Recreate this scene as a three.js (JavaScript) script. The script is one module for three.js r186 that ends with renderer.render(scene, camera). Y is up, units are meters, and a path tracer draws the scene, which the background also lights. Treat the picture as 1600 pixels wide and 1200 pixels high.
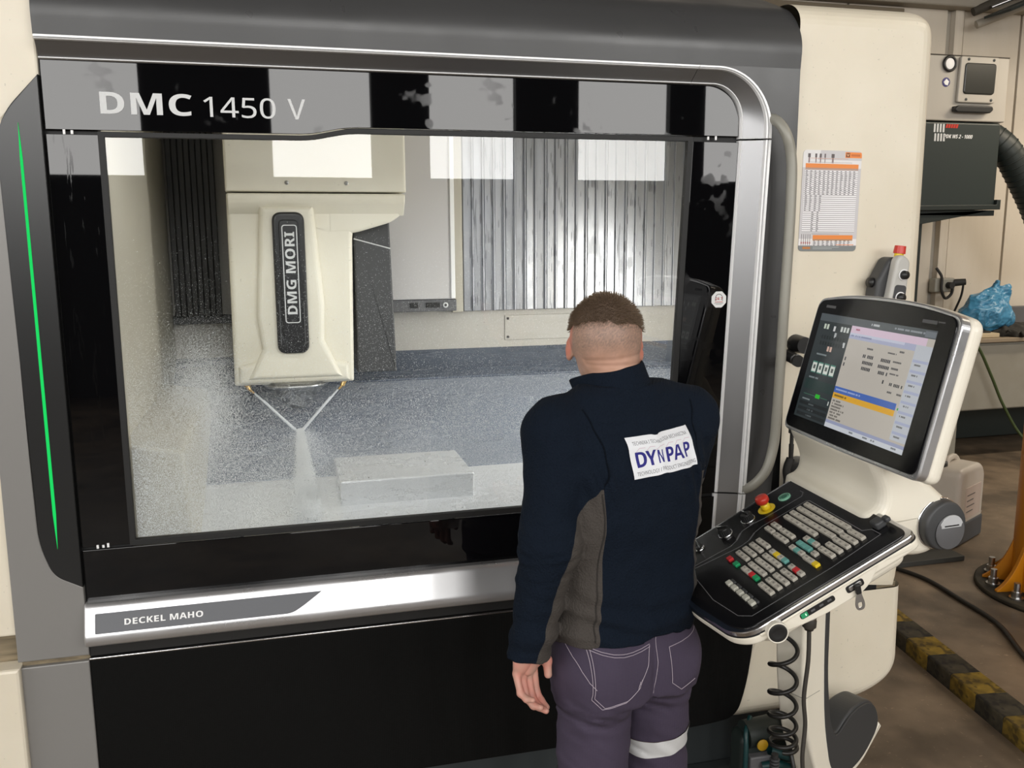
import * as THREE from 'three';
import { RoundedBoxGeometry } from 'three/addons/geometries/RoundedBoxGeometry.js';
import { TextGeometry } from 'three/addons/geometries/TextGeometry.js';
import { mergeGeometries, mergeVertices, toCreasedNormals } from 'three/addons/utils/BufferGeometryUtils.js';
import { FontLoader } from 'three/addons/loaders/FontLoader.js';
import { RectAreaLightUniformsLib } from 'three/addons/lights/RectAreaLightUniformsLib.js';
import { createNoise3D } from 'simplex-noise';

// ---------------------------------------------------------------- camera, sky, light, exposure
const scene = new THREE.Scene();
const rad = THREE.MathUtils.degToRad;
const camera = new THREE.PerspectiveCamera(2 * THREE.MathUtils.radToDeg(Math.atan(600 / 1400)), 4 / 3, 0.05, 60);
camera.position.set(0, 1.92, 2.5);                       // held above head height, 2.5 m from the machine front (z = 0)
camera.rotation.order = 'YXZ';
camera.rotation.set(rad(-9.585), rad(-14.77), rad(-0.277));
scene.background = new THREE.Color(0.55, 0.6, 0.68);     // overcast daylight outside
const renderer = new THREE.WebGLRenderer({ antialias: true });
renderer.toneMapping = THREE.LinearToneMapping;
renderer.toneMappingExposure = 0.82;
renderer.shadowMap.enabled = true;
RectAreaLightUniformsLib.init();
const WINDOW_GLOW = 2.2, WINDOW_LIGHT = 9.4;             // the lit hall windows behind the photographer
const LED = 10;                                         // work lamps inside the machine
const TUBE = 60;                                         // ceiling tubes of the hall

// ---------------------------------------------------------------- helpers
let seed = 7;
const rnd = () => { seed = (seed * 1664525 + 1013904223) >>> 0; return seed / 4294967296; };
const rr = (a, b) => a + (b - a) * rnd();
const noise3 = createNoise3D(() => { seed = (seed * 1664525 + 1013904223) >>> 0; return seed / 4294967296; });
const V = (x, y, z) => new THREE.Vector3(x, y, z);
const clamp = (x, a, b) => Math.min(Math.max(x, a), b);
const sstep = (a, b, x) => { const t = clamp((x - a) / (b - a), 0, 1); return t * t * (3 - 2 * t); };
const used = {};
const numbered = (n) => { const k = used[n] = (used[n] ?? -1) + 1; return k ? n + '_' + String(k).padStart(3, '0') : n; };
function mesh(name, geo, mat, parent = scene) {
  const m = new THREE.Mesh(geo, mat); m.name = numbered(name); m.castShadow = m.receiveShadow = true; parent.add(m); return m;
}
function tag(o, label, category, group) { o.userData.label = label; o.userData.category = category; if (group) o.userData.group = group; return o; }
function thing(name, label, category, pos = [0, 0, 0], turn = 0, group) {
  const o = new THREE.Group(); o.name = numbered(name); o.position.set(...pos); o.rotation.y = turn; scene.add(o); return tag(o, label, category, group);
}
function sub(name, parent, pos = [0, 0, 0], rot = [0, 0, 0]) { const o = new THREE.Group(); o.name = numbered(name); o.position.set(...pos); o.rotation.set(...rot); parent.add(o); return o; }
function struct(name, geo, mat) { const m = mesh(name, geo, mat); m.name = name; m.userData.kind = 'structure'; return m; }
const merge = (list) => mergeGeometries(list.map((g) => { g = g.index ? g.toNonIndexed() : g; const o = new THREE.BufferGeometry(); for (const k of ['position', 'normal', 'uv']) o.setAttribute(k, g.attributes[k] ?? new THREE.BufferAttribute(new Float32Array(g.attributes.position.count * 2), 2)); return o; }));
const box = (w, h, d, x = 0, y = 0, z = 0, r = 0.003, seg = 2) => new RoundedBoxGeometry(w, h, d, seg, Math.min(r, w / 2.01, h / 2.01, d / 2.01)).translate(x, y, z);
const span = (x0, x1, y0, y1, z0, z1, r) => box(x1 - x0, y1 - y0, z1 - z0, (x0 + x1) / 2, (y0 + y1) / 2, (z0 + z1) / 2, r);
// a closed outline with rounded corners: points [x, y, radius?]
function poly(pts, r0 = 0) {
  const n = pts.length, s = new THREE.Shape();
  for (let i = 0; i < n; i++) {
    const p = pts[i], a = pts[(i + n - 1) % n], b = pts[(i + 1) % n], r = p[2] ?? r0;
    const la = Math.hypot(a[0] - p[0], a[1] - p[1]), lb = Math.hypot(b[0] - p[0], b[1] - p[1]), k = Math.min(r, la * 0.49, lb * 0.49);
    const q0 = [p[0] + (a[0] - p[0]) / la * k, p[1] + (a[1] - p[1]) / la * k], q1 = [p[0] + (b[0] - p[0]) / lb * k, p[1] + (b[1] - p[1]) / lb * k];
    i ? s.lineTo(...q0) : s.moveTo(...q0);
    if (k > 0) s.quadraticCurveTo(p[0], p[1], ...q1);
  }
  s.closePath(); return s;
}
// an outline in x, y, extruded from z0 to z1 with a bevel that stays inside the outline
function slab(pts, z0, z1, b = 0.002, r = 0, holes = []) {
  const s = pts instanceof THREE.Shape ? pts : poly(pts, r); s.holes = holes; b = Math.min(b, (z1 - z0) / 2.01);
  return new THREE.ExtrudeGeometry(s, { depth: z1 - z0 - 2 * b, bevelEnabled: b > 0, bevelThickness: b, bevelSize: b, bevelOffset: -b, bevelSegments: b > 0.008 ? 5 : 2, curveSegments: 10 }).translate(0, 0, z0 + b);
}
const lathe = (pts, seg = 32) => new THREE.LatheGeometry(pts.map((p) => new THREE.Vector2(...p)), seg);
function tube(pts, r, seg = 60, rs = 10) { return new THREE.TubeGeometry(new THREE.CatmullRomCurve3(pts.map((p) => V(...p)), false, 'centripetal'), seg, r, rs); }
function rod(a, b, r0, r1 = r0, seg = 16) {
  const A = V(...a), B = V(...b), d = B.clone().sub(A), g = new THREE.CylinderGeometry(r1, r0, d.length(), seg);
  return g.applyQuaternion(new THREE.Quaternion().setFromUnitVectors(V(0, 1, 0), d.normalize())).translate((a[0] + b[0]) / 2, (a[1] + b[1]) / 2, (a[2] + b[2]) / 2);
}
const discAt = (p, dir, r, h, seg = 28) => rod([p[0], p[1], p[2]], [p[0] + dir[0] * h, p[1] + dir[1] * h, p[2] + dir[2] * h], r, r, seg);

// textures
function dataTex(n, f, srgb = true, m = n) {
  const d = new Uint8Array(n * m * 4);
  for (let y = 0; y < m; y++) for (let x = 0; x < n; x++) { const c = f(x / n, y / m), o = (y * n + x) * 4; for (let k = 0; k < 3; k++) d[o + k] = clamp((c.length ? c[k] : c) * 255, 0, 255); d[o + 3] = 255; }
  const t = new THREE.DataTexture(d, n, m); t.magFilter = THREE.LinearFilter; t.minFilter = THREE.LinearFilter; t.wrapS = t.wrapT = THREE.RepeatWrapping; if (srgb) t.colorSpace = THREE.SRGBColorSpace; t.needsUpdate = true; return t;
}
const rep = (t, x, y = x) => { const c = t.clone(); c.repeat.set(x, y); c.needsUpdate = true; return c; };
function canvasTex(w, h, draw) {
  const c = document.createElement('canvas'); c.width = w; c.height = h; const g = c.getContext('2d'); draw(g, w, h);
  const t = new THREE.CanvasTexture(c); t.colorSpace = THREE.SRGBColorSpace; t.wrapS = t.wrapT = THREE.ClampToEdgeWrapping; return t;
}
// tileable fractal noise in 0..1
function fbm(u, v, per, oct = 4) {
  let s = 0, a = 0.5, n = 0;
  for (let o = 0; o < oct; o++, a *= 0.5, per *= 2) {
    const x = u * per, y = v * per, q = (ix, iy) => { const k = Math.sin(((ix % per) + per) % per * 127.1 + ((iy % per) + per) % per * 311.7 + o * 74.7) * 43758.5453; return k - Math.floor(k); };
    const ix = Math.floor(x), iy = Math.floor(y), fx = x - ix, fy = y - iy, sx = fx * fx * (3 - 2 * fx), sy = fy * fy * (3 - 2 * fy);
    s += a * ((q(ix, iy) * (1 - sx) + q(ix + 1, iy) * sx) * (1 - sy) + (q(ix, iy + 1) * (1 - sx) + q(ix + 1, iy + 1) * sx) * sy); n += a;
  }
  return s / n;
}
const M = {};
const std = (name, o) => (M[name] = Object.assign(new THREE.MeshStandardMaterial(o), { name }));
const phys = (name, o) => (M[name] = Object.assign(new THREE.MeshPhysicalMaterial(o), { name }));
const C = (r, g, b) => new THREE.Color(r, g, b);
const speckTex = dataTex(512, (u, v) => { const g = fbm(u, v, 6, 4), f = fbm(u, v, 128, 1); const d = f > 0.985 ? 0.86 : 1; return [0.985 * d * (0.97 + 0.05 * g), 0.975 * d * (0.96 + 0.06 * g), 0.95 * d * (0.94 + 0.08 * g)]; });
const grayTex = dataTex(256, (u, v) => 0.72 + 0.5 * (fbm(u, v, 7, 5) - 0.35));
const roughTex = dataTex(256, (u, v) => { const g = fbm(u, v, 8, 4); return [g, 0.75 + 0.5 * (g - 0.5), g]; }, false);
const smudgeTex = dataTex(512, (u, v) => { const a = fbm(u, v, 14, 3), b = fbm(u + 0.3, v, 40, 2); const s = sstep(0.62, 0.72, a) * sstep(0.4, 0.6, b); return [s, 0.12 + 0.88 * s, s]; }, false);
const weaveTex = dataTex(128, (u, v) => { const r = 0.5 + 0.25 * Math.sin(u * 128 * Math.PI / 2) + 0.25 * Math.sin(v * 128 * Math.PI / 2); return [r, r, r]; }, false);
const fleeceTex = dataTex(256, (u, v) => { const r = fbm(u, v, 64, 2); return [r, r, r]; }, false);
std('cream', { color: C(0.78, 0.735, 0.645), roughness: 0.42, map: speckTex });
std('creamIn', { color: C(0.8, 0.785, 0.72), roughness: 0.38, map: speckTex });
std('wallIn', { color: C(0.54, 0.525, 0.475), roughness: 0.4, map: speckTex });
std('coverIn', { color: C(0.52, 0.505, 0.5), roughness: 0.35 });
std('creamConsole', { color: C(0.82, 0.77, 0.655), roughness: 0.35 });
std('hood', { color: C(0.05, 0.05, 0.051), roughness: 0.45, roughnessMap: roughTex });
std('panelGrey', { color: C(0.235, 0.228, 0.218), roughness: 0.42, metalness: 0.15 });
std('trimMetal', { color: C(0.25, 0.25, 0.255), roughness: 0.34, metalness: 0.85 });
std('trimBright', { color: C(0.75, 0.75, 0.76), roughness: 0.2, metalness: 1 });
std('trimLip', { color: C(0.78, 0.78, 0.78), roughness: 0.3, metalness: 0.1 });
std('barMetal', { color: C(0.6, 0.6, 0.61), roughness: 0.42, metalness: 0.85, roughnessMap: roughTex });
phys('blackGloss', { color: C(0.0025, 0.0025, 0.003), roughness: 0.14, roughnessMap: smudgeTex, ior: 1.5, specularIntensity: 0.8 });
std('blackSeal', { color: C(0.006, 0.006, 0.006), roughness: 0.6 });
phys('blackPanel', { color: C(0.003, 0.003, 0.0028), specularIntensity: 0.3, roughness: 0.75, bumpMap: rep(weaveTex, 6), bumpScale: 0.0006 });
std('blackPlastic', { color: C(0.012, 0.012, 0.012), roughness: 0.4 });
std('rubber', { color: C(0.02, 0.019, 0.018), roughness: 0.65 });
std('darkGrey', { color: C(0.045, 0.046, 0.048), roughness: 0.5 });
std('midGrey', { color: C(0.11, 0.11, 0.115), roughness: 0.45 });
std('plinth', { color: C(0.03, 0.036, 0.038), roughness: 0.6 });
std('handleGrey', { color: C(0.3, 0.29, 0.25), roughness: 0.4, metalness: 0.1 });
std('decalGrey', { color: C(0.075, 0.078, 0.09), roughness: 0.4 });
std('letterGrey', { color: C(0.62, 0.63, 0.63), roughness: 0.5 });
std('letterWhite', { color: C(0.85, 0.85, 0.85), roughness: 0.45 });
std('chrome', { color: C(0.75, 0.75, 0.76), roughness: 0.15, metalness: 1 });
std('steel', { color: C(0.5, 0.5, 0.5), roughness: 0.3, metalness: 1 });
phys('glass', { color: C(0.97, 0.98, 0.98), roughness: 0, transmission: 1, thickness: 0, ior: 1.5, specularIntensity: 0.8 });
const font = await new FontLoader().loadAsync('fonts/droid/droid_sans_bold.typeface.json');
const fontR = await new FontLoader().loadAsync('fonts/droid/droid_sans_regular.typeface.json');
// lettering stretched to a width and height, lying in x, y from (0, 0)
function letters(text, w, h, depth = 0.001, f = font) {
  const g = new TextGeometry(text, { font: f, size: 1, depth: 0.1, curveSegments: 6, bevelEnabled: false }); g.computeBoundingBox(); const b = g.boundingBox;
  return g.translate(-b.min.x, -b.min.y, 0).scale(w / (b.max.x - b.min.x), h / (b.max.y - b.min.y), depth / 0.1);
}
// surface nets: meshes f(x, y, z) < 0 on a grid
function netMesh(f, lo, hi, cell) {
  const n = [0, 1, 2].map((k) => Math.ceil((hi[k] - lo[k]) / cell) + 1), [nx, ny, nz] = n, val = new Float32Array(nx * ny * nz), at = (i, j, k) => i + nx * (j + ny * k);
  for (let k = 0; k < nz; k++) for (let j = 0; j < ny; j++) for (let i = 0; i < nx; i++) val[at(i, j, k)] = f(lo[0] + i * cell, lo[1] + j * cell, lo[2] + k * cell);
  const vid = new Int32Array(nx * ny * nz).fill(-1), pos = [], idx = [];
  for (let k = 0; k < nz - 1; k++) for (let j = 0; j < ny - 1; j++) for (let i = 0; i < nx - 1; i++) {
    let m = 0, sx = 0, sy = 0, sz = 0, c = 0;
    const g = []; for (let q = 0; q < 8; q++) { g[q] = val[at(i + (q & 1), j + (q >> 1 & 1), k + (q >> 2))]; if (g[q] < 0) m |= 1 << q; }
    if (m === 0 || m === 255) continue;
    for (const [a, b] of EDGES) if ((g[a] < 0) !== (g[b] < 0)) { const t = g[a] / (g[a] - g[b]); sx += (a & 1) + t * ((b & 1) - (a & 1)); sy += (a >> 1 & 1) + t * ((b >> 1 & 1) - (a >> 1 & 1)); sz += (a >> 2) + t * ((b >> 2) - (a >> 2)); c++; }
    vid[at(i, j, k)] = pos.length / 3; pos.push(lo[0] + (i + sx / c) * cell, lo[1] + (j + sy / c) * cell, lo[2] + (k + sz / c) * cell);
  }
  const quad = (a, b, c, d, flip) => { if (a < 0 || b < 0 || c < 0 || d < 0) return; flip ? idx.push(a, c, b, a, d, c) : idx.push(a, b, c, a, c, d); };
  for (let k = 1; k < nz - 1; k++) for (let j = 1; j < ny - 1; j++) for (let i = 1; i < nx - 1; i++) {
    const s = val[at(i, j, k)] < 0;
    if (s !== val[at(i + 1, j, k)] < 0) quad(vid[at(i, j - 1, k - 1)], vid[at(i, j, k - 1)], vid[at(i, j, k)], vid[at(i, j - 1, k)], !s);
    if (s !== val[at(i, j + 1, k)] < 0) quad(vid[at(i - 1, j, k - 1)], vid[at(i - 1, j, k)], vid[at(i, j, k)], vid[at(i, j, k - 1)], !s);
    if (s !== val[at(i, j, k + 1)] < 0) quad(vid[at(i - 1, j - 1, k)], vid[at(i, j - 1, k)], vid[at(i, j, k)], vid[at(i - 1, j, k)], !s);
  }
  const P = new Float32Array(pos), N = new Float32Array(pos.length), U = new Float32Array(pos.length / 3 * 2), e = cell * 0.7;
  for (let i = 0; i < P.length; i += 3) {
    const x = P[i], y = P[i + 1], z = P[i + 2], a = f(x + e, y, z) - f(x - e, y, z), b = f(x, y + e, z) - f(x, y - e, z), c = f(x, y, z + e) - f(x, y, z - e), l = Math.hypot(a, b, c) || 1;
    N[i] = a / l; N[i + 1] = b / l; N[i + 2] = c / l; U[i / 3 * 2] = x + z * 0.7; U[i / 3 * 2 + 1] = y + z * 0.2;
  }
  const o = new THREE.BufferGeometry(); o.setAttribute('position', new THREE.BufferAttribute(P, 3)); o.setAttribute('normal', new THREE.BufferAttribute(N, 3)); o.setAttribute('uv', new THREE.BufferAttribute(U, 2)); o.setIndex(idx); return o;
}
const EDGES = [[0, 1], [2, 3], [4, 5], [6, 7], [0, 2], [1, 3], [4, 6], [5, 7], [0, 4], [1, 5], [2, 6], [3, 7]];
// the part of a geometry where s(x, y, z) > 0, cut cleanly along s = 0
function cut(geo, s) {
  const g = geo.index ? geo.toNonIndexed() : geo, K = [['position', 3], ['normal', 3], ['uv', 2]], out = K.map(() => []), A = K.map(([k]) => g.attributes[k].array), n = g.attributes.position.count, p = A[0];
  const vert = (i) => K.map(([, w], q) => Array.from(A[q].subarray(i * w, i * w + w))), mix = (a, b, t) => a.map((c, q) => c.map((x, j) => x + t * (b[q][j] - x)));
  for (let i = 0; i < n; i += 3) {
    const v = [0, 1, 2].map((k) => { const q = (i + k) * 3; return s(p[q], p[q + 1], p[q + 2]); });
    if (v[0] <= 0 && v[1] <= 0 && v[2] <= 0) continue;
    const P = [0, 1, 2].map((k) => vert(i + k)), R = [];
    for (let k = 0; k < 3; k++) { const m = (k + 1) % 3; if (v[k] > 0) R.push(P[k]); if ((v[k] > 0) !== (v[m] > 0)) R.push(mix(P[k], P[m], v[k] / (v[k] - v[m]))); }
    for (let k = 1; k + 1 < R.length; k++) for (const w of [R[0], R[k], R[k + 1]]) w.forEach((c, q) => out[q].push(...c));
  }
  const o = new THREE.BufferGeometry(); K.forEach(([k, w], q) => o.setAttribute(k, new THREE.BufferAttribute(new Float32Array(out[q]), w))); return o;
}
// ---------------------------------------------------------------- the hall: floor, walls, ceiling, lit windows behind the photographer
const floorTex = dataTex(1024, (u, v) => {
  const a = fbm(u, v, 5, 5), b = fbm(u + 0.37, v + 0.11, 22, 4), st = sstep(0.52, 0.7, fbm(u * 1 + 0.2, v, 9, 4)), s = fbm(u, v, 256, 1) > 0.955 ? 0.25 : 0;
  const k = 0.42 + 0.22 * (a - 0.5) + 0.16 * (b - 0.5) - 0.07 * st + s * 0.5; return [k * 1.12, k * 0.98, k * 0.82];
});
std('floor', { color: C(1, 1, 1), map: rep(floorTex, 1), roughness: 0.62, roughnessMap: roughTex, bumpMap: floorTex, bumpScale: 0.004 });
const flr = new THREE.BoxGeometry(20, 0.2, 16); { const p = flr.attributes.position, q = flr.attributes.uv; for (let i = 0; i < p.count; i++) q.setXY(i, p.getX(i) / 2.6, p.getZ(i) / 2.6); }
struct('floor', flr.translate(1, -0.1, 2.2), M.floor);
std('wallBoard', { color: C(0.62, 0.575, 0.52), roughness: 0.6, map: speckTex });
std('wallPlain', { color: C(0.4, 0.38, 0.35), roughness: 0.8, map: speckTex });
std('wallDim', { color: C(0.05, 0.052, 0.05), roughness: 0.9 });
std('ceilingDark', { color: C(0.1, 0.09, 0.08), roughness: 0.9 });
struct('wall_back', new THREE.BoxGeometry(20, 7.2, 0.25).translate(1, 3.6, -4.83), M.wallPlain);

struct('wall_right', new THREE.BoxGeometry(0.25, 7.2, 16).translate(11.12, 3.6, 2.2), M.wallPlain);
struct('ceiling', new THREE.BoxGeometry(20.5, 0.25, 16.3).translate(1, 7.3, 2.2), M.ceilingDark);
// wall boards of the back wall with their seams, right of the machine
const boards = [[2.2, 3.9], [3.92, 4.9], [4.92, 5.93], [6.0, 6.09], [6.11, 6.72], [6.745, 8.2], [8.22, 9.9]];
for (const [a, b] of boards) struct('wall_back', span(a, b, 0, 3.86, -4.705, -4.66 + (b - a < 0.2 ? 0.02 : 0), 0.004), M.wallBoard).name = numbered('wall_panel');
std('ledge', { color: C(0.3, 0.27, 0.22), roughness: 0.7 });
std('darkGap', { color: C(0.05, 0.042, 0.03), roughness: 0.8 }); std('beam', { color: C(0.16, 0.13, 0.09), roughness: 0.8 });
struct('trim_1', span(2.2, 5.45, 3.66, 3.84, -4.7, -4.62, 0.01), M.beam);
struct('trim_2', span(2.2, 11, 3.86, 4.05, -4.72, -4.52, 0.02), M.ledge);
// rear wall at z = 9 with tall windows from 2.6 m up
const WIN = [[-6.9, -5.6], [-4.6, -3.45], [-3.2, -1.41], [0.05, 1.26], [1.98, 3.1], [3.95, 5.24], [5.76, 6.95], [7.7, 8.9]], WY0 = 2.6, WY1 = 6.2;
{
  const holes = WIN.map(([a, b]) => new THREE.Path([[a, WY0], [b, WY0], [b, WY1], [a, WY1]].map((p) => new THREE.Vector2(...p))));
  struct('wall_rear', slab([[-9, 0], [11, 0], [11, 7.2], [-9, 7.2]], 9, 9.3, 0, 0, holes), M.wallDim);
  const glow = std('window_glow', { color: C(0.5, 0.5, 0.5), roughness: 0.5, emissive: C(1, 0.985, 0.96), emissiveIntensity: WINDOW_GLOW });
  std('windowFrame', { color: C(0.3, 0.3, 0.3), roughness: 0.5 });
  // three more on the left wall
  const LEFT = [[1.6, 3.0], [3.7, 5.1], [5.8, 7.2]];
  struct('wall_left', slab([[-9.3, 0], [6, 0], [6, 7.2], [-9.3, 7.2]], 0, 0.25, 0, 0, LEFT.map(([a, b]) => new THREE.Path([[-b, WY0], [-a, WY0], [-a, WY1], [-b, WY1]].map((p) => new THREE.Vector2(...p))))).rotateY(Math.PI / 2).translate(-9.25, 0, 0), M.wallDim);
  LEFT.forEach(([a, b], i) => {
    const w = struct('window_' + (i + 11), new THREE.BoxGeometry(0.04, WY1 - WY0, b - a), glow); w.position.set(-9.12, (WY0 + WY1) / 2, (a + b) / 2);
    const L = new THREE.RectAreaLight(C(1, 0.985, 0.96), WINDOW_LIGHT, b - a - 0.02, WY1 - WY0 - 0.02); L.position.set(-9.08, (WY0 + WY1) / 2, (a + b) / 2); L.name = numbered('window_light'); L.rotation.y = -Math.PI / 2; scene.add(L);
  });
  WIN.forEach(([a, b], i) => {
    const w = struct('window_' + (i + 1), new THREE.BoxGeometry(b - a, WY1 - WY0, 0.04).translate(0, 0, 0.03), glow);
    w.position.set((a + b) / 2, (WY0 + WY1) / 2, 9.12);
    const L = new THREE.RectAreaLight(C(1, 0.985, 0.96), WINDOW_LIGHT, b - a - 0.02, WY1 - WY0 - 0.02); L.position.set((a + b) / 2, (WY0 + WY1) / 2, 9.1); L.name = numbered('window_light'); scene.add(L);
    L.lookAt(L.position.x, L.position.y, 0);
  });
}
// ceiling tubes
{
  std('lampHousing', { color: C(0.6, 0.6, 0.6), roughness: 0.5 });
  std('tube_glow', { color: C(0.6, 0.6, 0.6), emissive: C(1, 0.86, 0.66), emissiveIntensity: 3 });
  for (const [x, y, z, l] of [[6.6, 3.75, -2.7, 'warm tube light hanging low over the workbench'], [8.4, 3.75, -2.7, 'warm tube light hanging low to the right of the workbench'], [5.4, 5.4, 1.2, 'warm tube light hanging high over the hall floor']]) {
    const t = thing('ceiling_light', l, 'ceiling light', [x, y, z]);
    mesh('housing', span(-0.72, 0.72, 0.03, 0.09, -0.15, 0.15, 0.01), M.lampHousing, t); mesh('tube', span(-0.68, 0.68, -0.01, 0.028, -0.12, 0.12, 0.012), M.tube_glow, t);
    for (const s of [-0.5, 0.5]) mesh('hanger', rod([s, 0.09, 0], [s, 7.17 - y, 0], 0.006), M.steel, t);
    const L = new THREE.RectAreaLight(C(1, 0.87, 0.69), TUBE, 1.34, 0.22); L.position.set(0, -0.02, 0); L.lookAt(0, -5, 0); L.rotation.set(-Math.PI / 2, 0, 0); L.name = numbered('tube_light'); t.add(L);
  }
}
// ---------------------------------------------------------------- the milling machine (front plane z = 0)
const mm = thing('milling_machine', 'large cream and grey machining centre with a black glass door and a green light strip', 'milling machine', [0.45, 0, 0]);
const mk = (name, geo, mat, parent = mm) => { const m = mesh(name, geo, mat, parent); if (parent === mm) m.position.x = -0.45; return m; };
const msub = (name) => { const g = sub(name, mm, [-0.45, 0, 0]); return g; };
// cabinet on the right
std('grime', { color: C(0.34, 0.27, 0.17), roughness: 0.8, map: grayTex });
mk('cabinet_panel', cut(new THREE.ExtrudeGeometry(poly([[1.42, 0.66], [2.068, 0.66], [2.06, 2.605, 0.1], [1.42, 2.605]]), { depth: 0.02, bevelEnabled: true, bevelThickness: 0.11, bevelSize: 0.075, bevelOffset: -0.075, bevelSegments: 8, curveSegments: 12 }).translate(0, 0, -0.125), (x, y) => Math.min(x - 1.5515, y - 0.7165)), M.cream);
mk('cabinet_panel', slab([[2.028, 0.4], [2.062, 0.4], [2.058, 2.578, 0.09], [1.92, 2.578], [1.92, 2.55], [2.028, 2.5]], -2.9, -0.1, 0.004), M.cream);
mk('cabinet_panel', span(-1.6, 1.95, 2.53, 2.56, -2.9, -0.3, 0.004), M.cream);
mk('cabinet_panel', cut(new THREE.ExtrudeGeometry(poly([[1.34, 0.285, 0.12], [1.93, 0.285, 0.1], [2.082, 0.37, 0.1], [2.07, 0.9], [1.5, 0.9], [1.46, 0.62, 0.05]]), { depth: 2.7, bevelEnabled: true, bevelThickness: 0.1, bevelSize: 0.06, bevelOffset: -0.06, bevelSegments: 8, curveSegments: 12 }).translate(0, 0, -2.796), (x, y) => 0.7085 - y), M.cream);
mk('shadow_gap', span(1.5, 2.04, 0.7, 0.722, -2.8, -0.02, 0.002), M.grime);
// left side
mk('side_panel', slab([[-1.6, 0.868], [-0.62, 0.868], [-0.62, 2.2], [-0.532, 2.3], [-0.532, 2.62], [-1.6, 2.62]], -2.9, -0.004, 0.006), M.cream);
mk('side_panel', slab([[-1.6, 0.0], [-0.70, 0.0], [-0.70, 0.786], [-1.6, 0.80]], -2.9, 0.03, 0.008), M.cream);
mk('ledge', span(-1.6, -0.66, 0.78, 0.87, -1.2, -0.03, 0.01), M.grime);
mk('corner_panel', slab([[-0.706, 0.798], [-0.531, 0.798], [-0.531, 0.992], [-0.6, 1.032, 0.03], [-0.628, 1.12, 0.1], [-0.64, 2.2, 0.06], [-0.63, 2.14, 0.03], [-0.70, 2.06]], -0.03, 0.012, 0.003), M.panelGrey);
mk('corner_panel', slab([[-0.706, 0.0], [-0.533, 0.0], [-0.533, 0.781], [-0.706, 0.781]], -0.03, 0.01, 0.003), M.panelGrey);
mk('shadow_gap', span(-0.70, -0.53, 0.77, 0.81, -0.03, -0.004, 0.002), M.grime);
phys('lampPane', { color: C(0.012, 0.0125, 0.013), roughness: 0.3, ior: 1.5 });
const pane = mk('lamp_pane', slab([[-0.531, 0.992], [-0.6, 1.03, 0.03], [-0.626, 1.12, 0.12], [-0.637, 2.19, 0.09], [-0.531, 2.305]], -0.02, 0.016, 0.003), M.lampPane);
std('green_light', { color: C(0, 0.1, 0.03), emissive: C(0.005, 0.75, 0.12), emissiveIntensity: 1 });
const strip = new THREE.BufferGeometry(); mk('light_strip', slab([[-0.5833, 1.105], [-0.5872, 1.2], [-0.5862, 2.1], [-0.583, 2.19], [-0.5798, 2.1], [-0.5795, 1.2]], 0.012, 0.0185, 0.0008), M.green_light, pane).position.x = 0;
{ const L = new THREE.RectAreaLight(C(0.01, 1, 0.2), 0.6, 0.007, 1); L.position.set(-0.583, 1.65, 0.02); L.rotation.y = Math.PI; L.name = 'strip_light'; pane.add(L); }
// hood across the top, with its rolled edge, and the grey column right of the door
const hoodProfile = poly([[0.02, 2.392, 0.004], [0.028, 2.482, 0.05], [-0.035, 2.572, 0.06], [-0.24, 2.658, 0.05], [-0.36, 2.67, 0.02], [-0.4, 2.67], [-0.4, 2.4]]);
const hoodG = new THREE.ExtrudeGeometry(hoodProfile, { depth: 2.082, bevelEnabled: false, curveSegments: 16 }).rotateY(-Math.PI / 2).translate(1.549, 0, 0);
mk('hood', hoodG, M.hood);
mk('hood_column', slab([[1.41, 0.6, 0.02], [1.48, 0.6, 0.03], [1.515, 1.1, 0.1], [1.549, 2.0], [1.549, 2.41], [1.2, 2.41], [1.2, 2.396], ...Array.from({ length: 11 }, (_, i) => { const a = Math.PI / 2 * (1 - i / 10); return [1.272 + 0.183 * Math.cos(a), 2.213 + 0.183 * Math.sin(a)]; }), [1.456, 2.19], [1.417, 1.1]], -0.25, 0.0205, 0.001), M.hood);
// frame: a bevelled metal band round the door opening, dark where it faces down, bright at its lips
const O = [], I = [];
const arc = (L, cx, cy, r, a0, a1, n) => { for (let i = 0; i <= n; i++) { const a = a0 + (a1 - a0) * i / n; L.push([cx + r * Math.cos(a), cy + r * Math.sin(a)]); } };
function band(Op, Ip, prof, mat, name, parent) {
  const P = [], N = Op.length, K = prof.length, idx = [], uv = [];
  for (let i = 0; i < N; i++) for (const [t, z] of prof) { P.push(Op[i][0] + (Ip[i][0] - Op[i][0]) * t, Op[i][1] + (Ip[i][1] - Op[i][1]) * t, z); uv.push(i / N, t); }
  for (let i = 0; i + 1 < N; i++) for (let k = 0; k + 1 < K; k++) { const a = i * K + k, b = a + K; idx.push(a, a + 1, b, a + 1, b + 1, b); }
  for (const s of [0, (N - 1) * K]) for (let k = 1; k + 1 < K; k++) s ? idx.push(s, s + k, s + k + 1) : idx.push(s, s + k + 1, s + k);
  let g = new THREE.BufferGeometry(); g.setAttribute('position', new THREE.Float32BufferAttribute(P, 3)); g.setAttribute('uv', new THREE.Float32BufferAttribute(uv, 2)); g.setIndex(idx); g = toCreasedNormals(g, 0.5);
  return mk(name, g, mat, parent);
}
const LIP = [[-0.02, -0.03], [0, 0.037], [0.03, 0.042], [0.12, 0.042], [0.135, 0.034], [0.155, 0.034], [0.17, 0.041], [0.22, 0.039], [0.25, 0.03]], BEV = [[0.24, -0.03], [0.245, 0.0305], [0.92, 0.004], [0.93, -0.03]], INN = [[0.92, -0.03], [0.925, 0.006], [0.985, 0.0075], [1.02, 0.002], [1.02, -0.03]];
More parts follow.
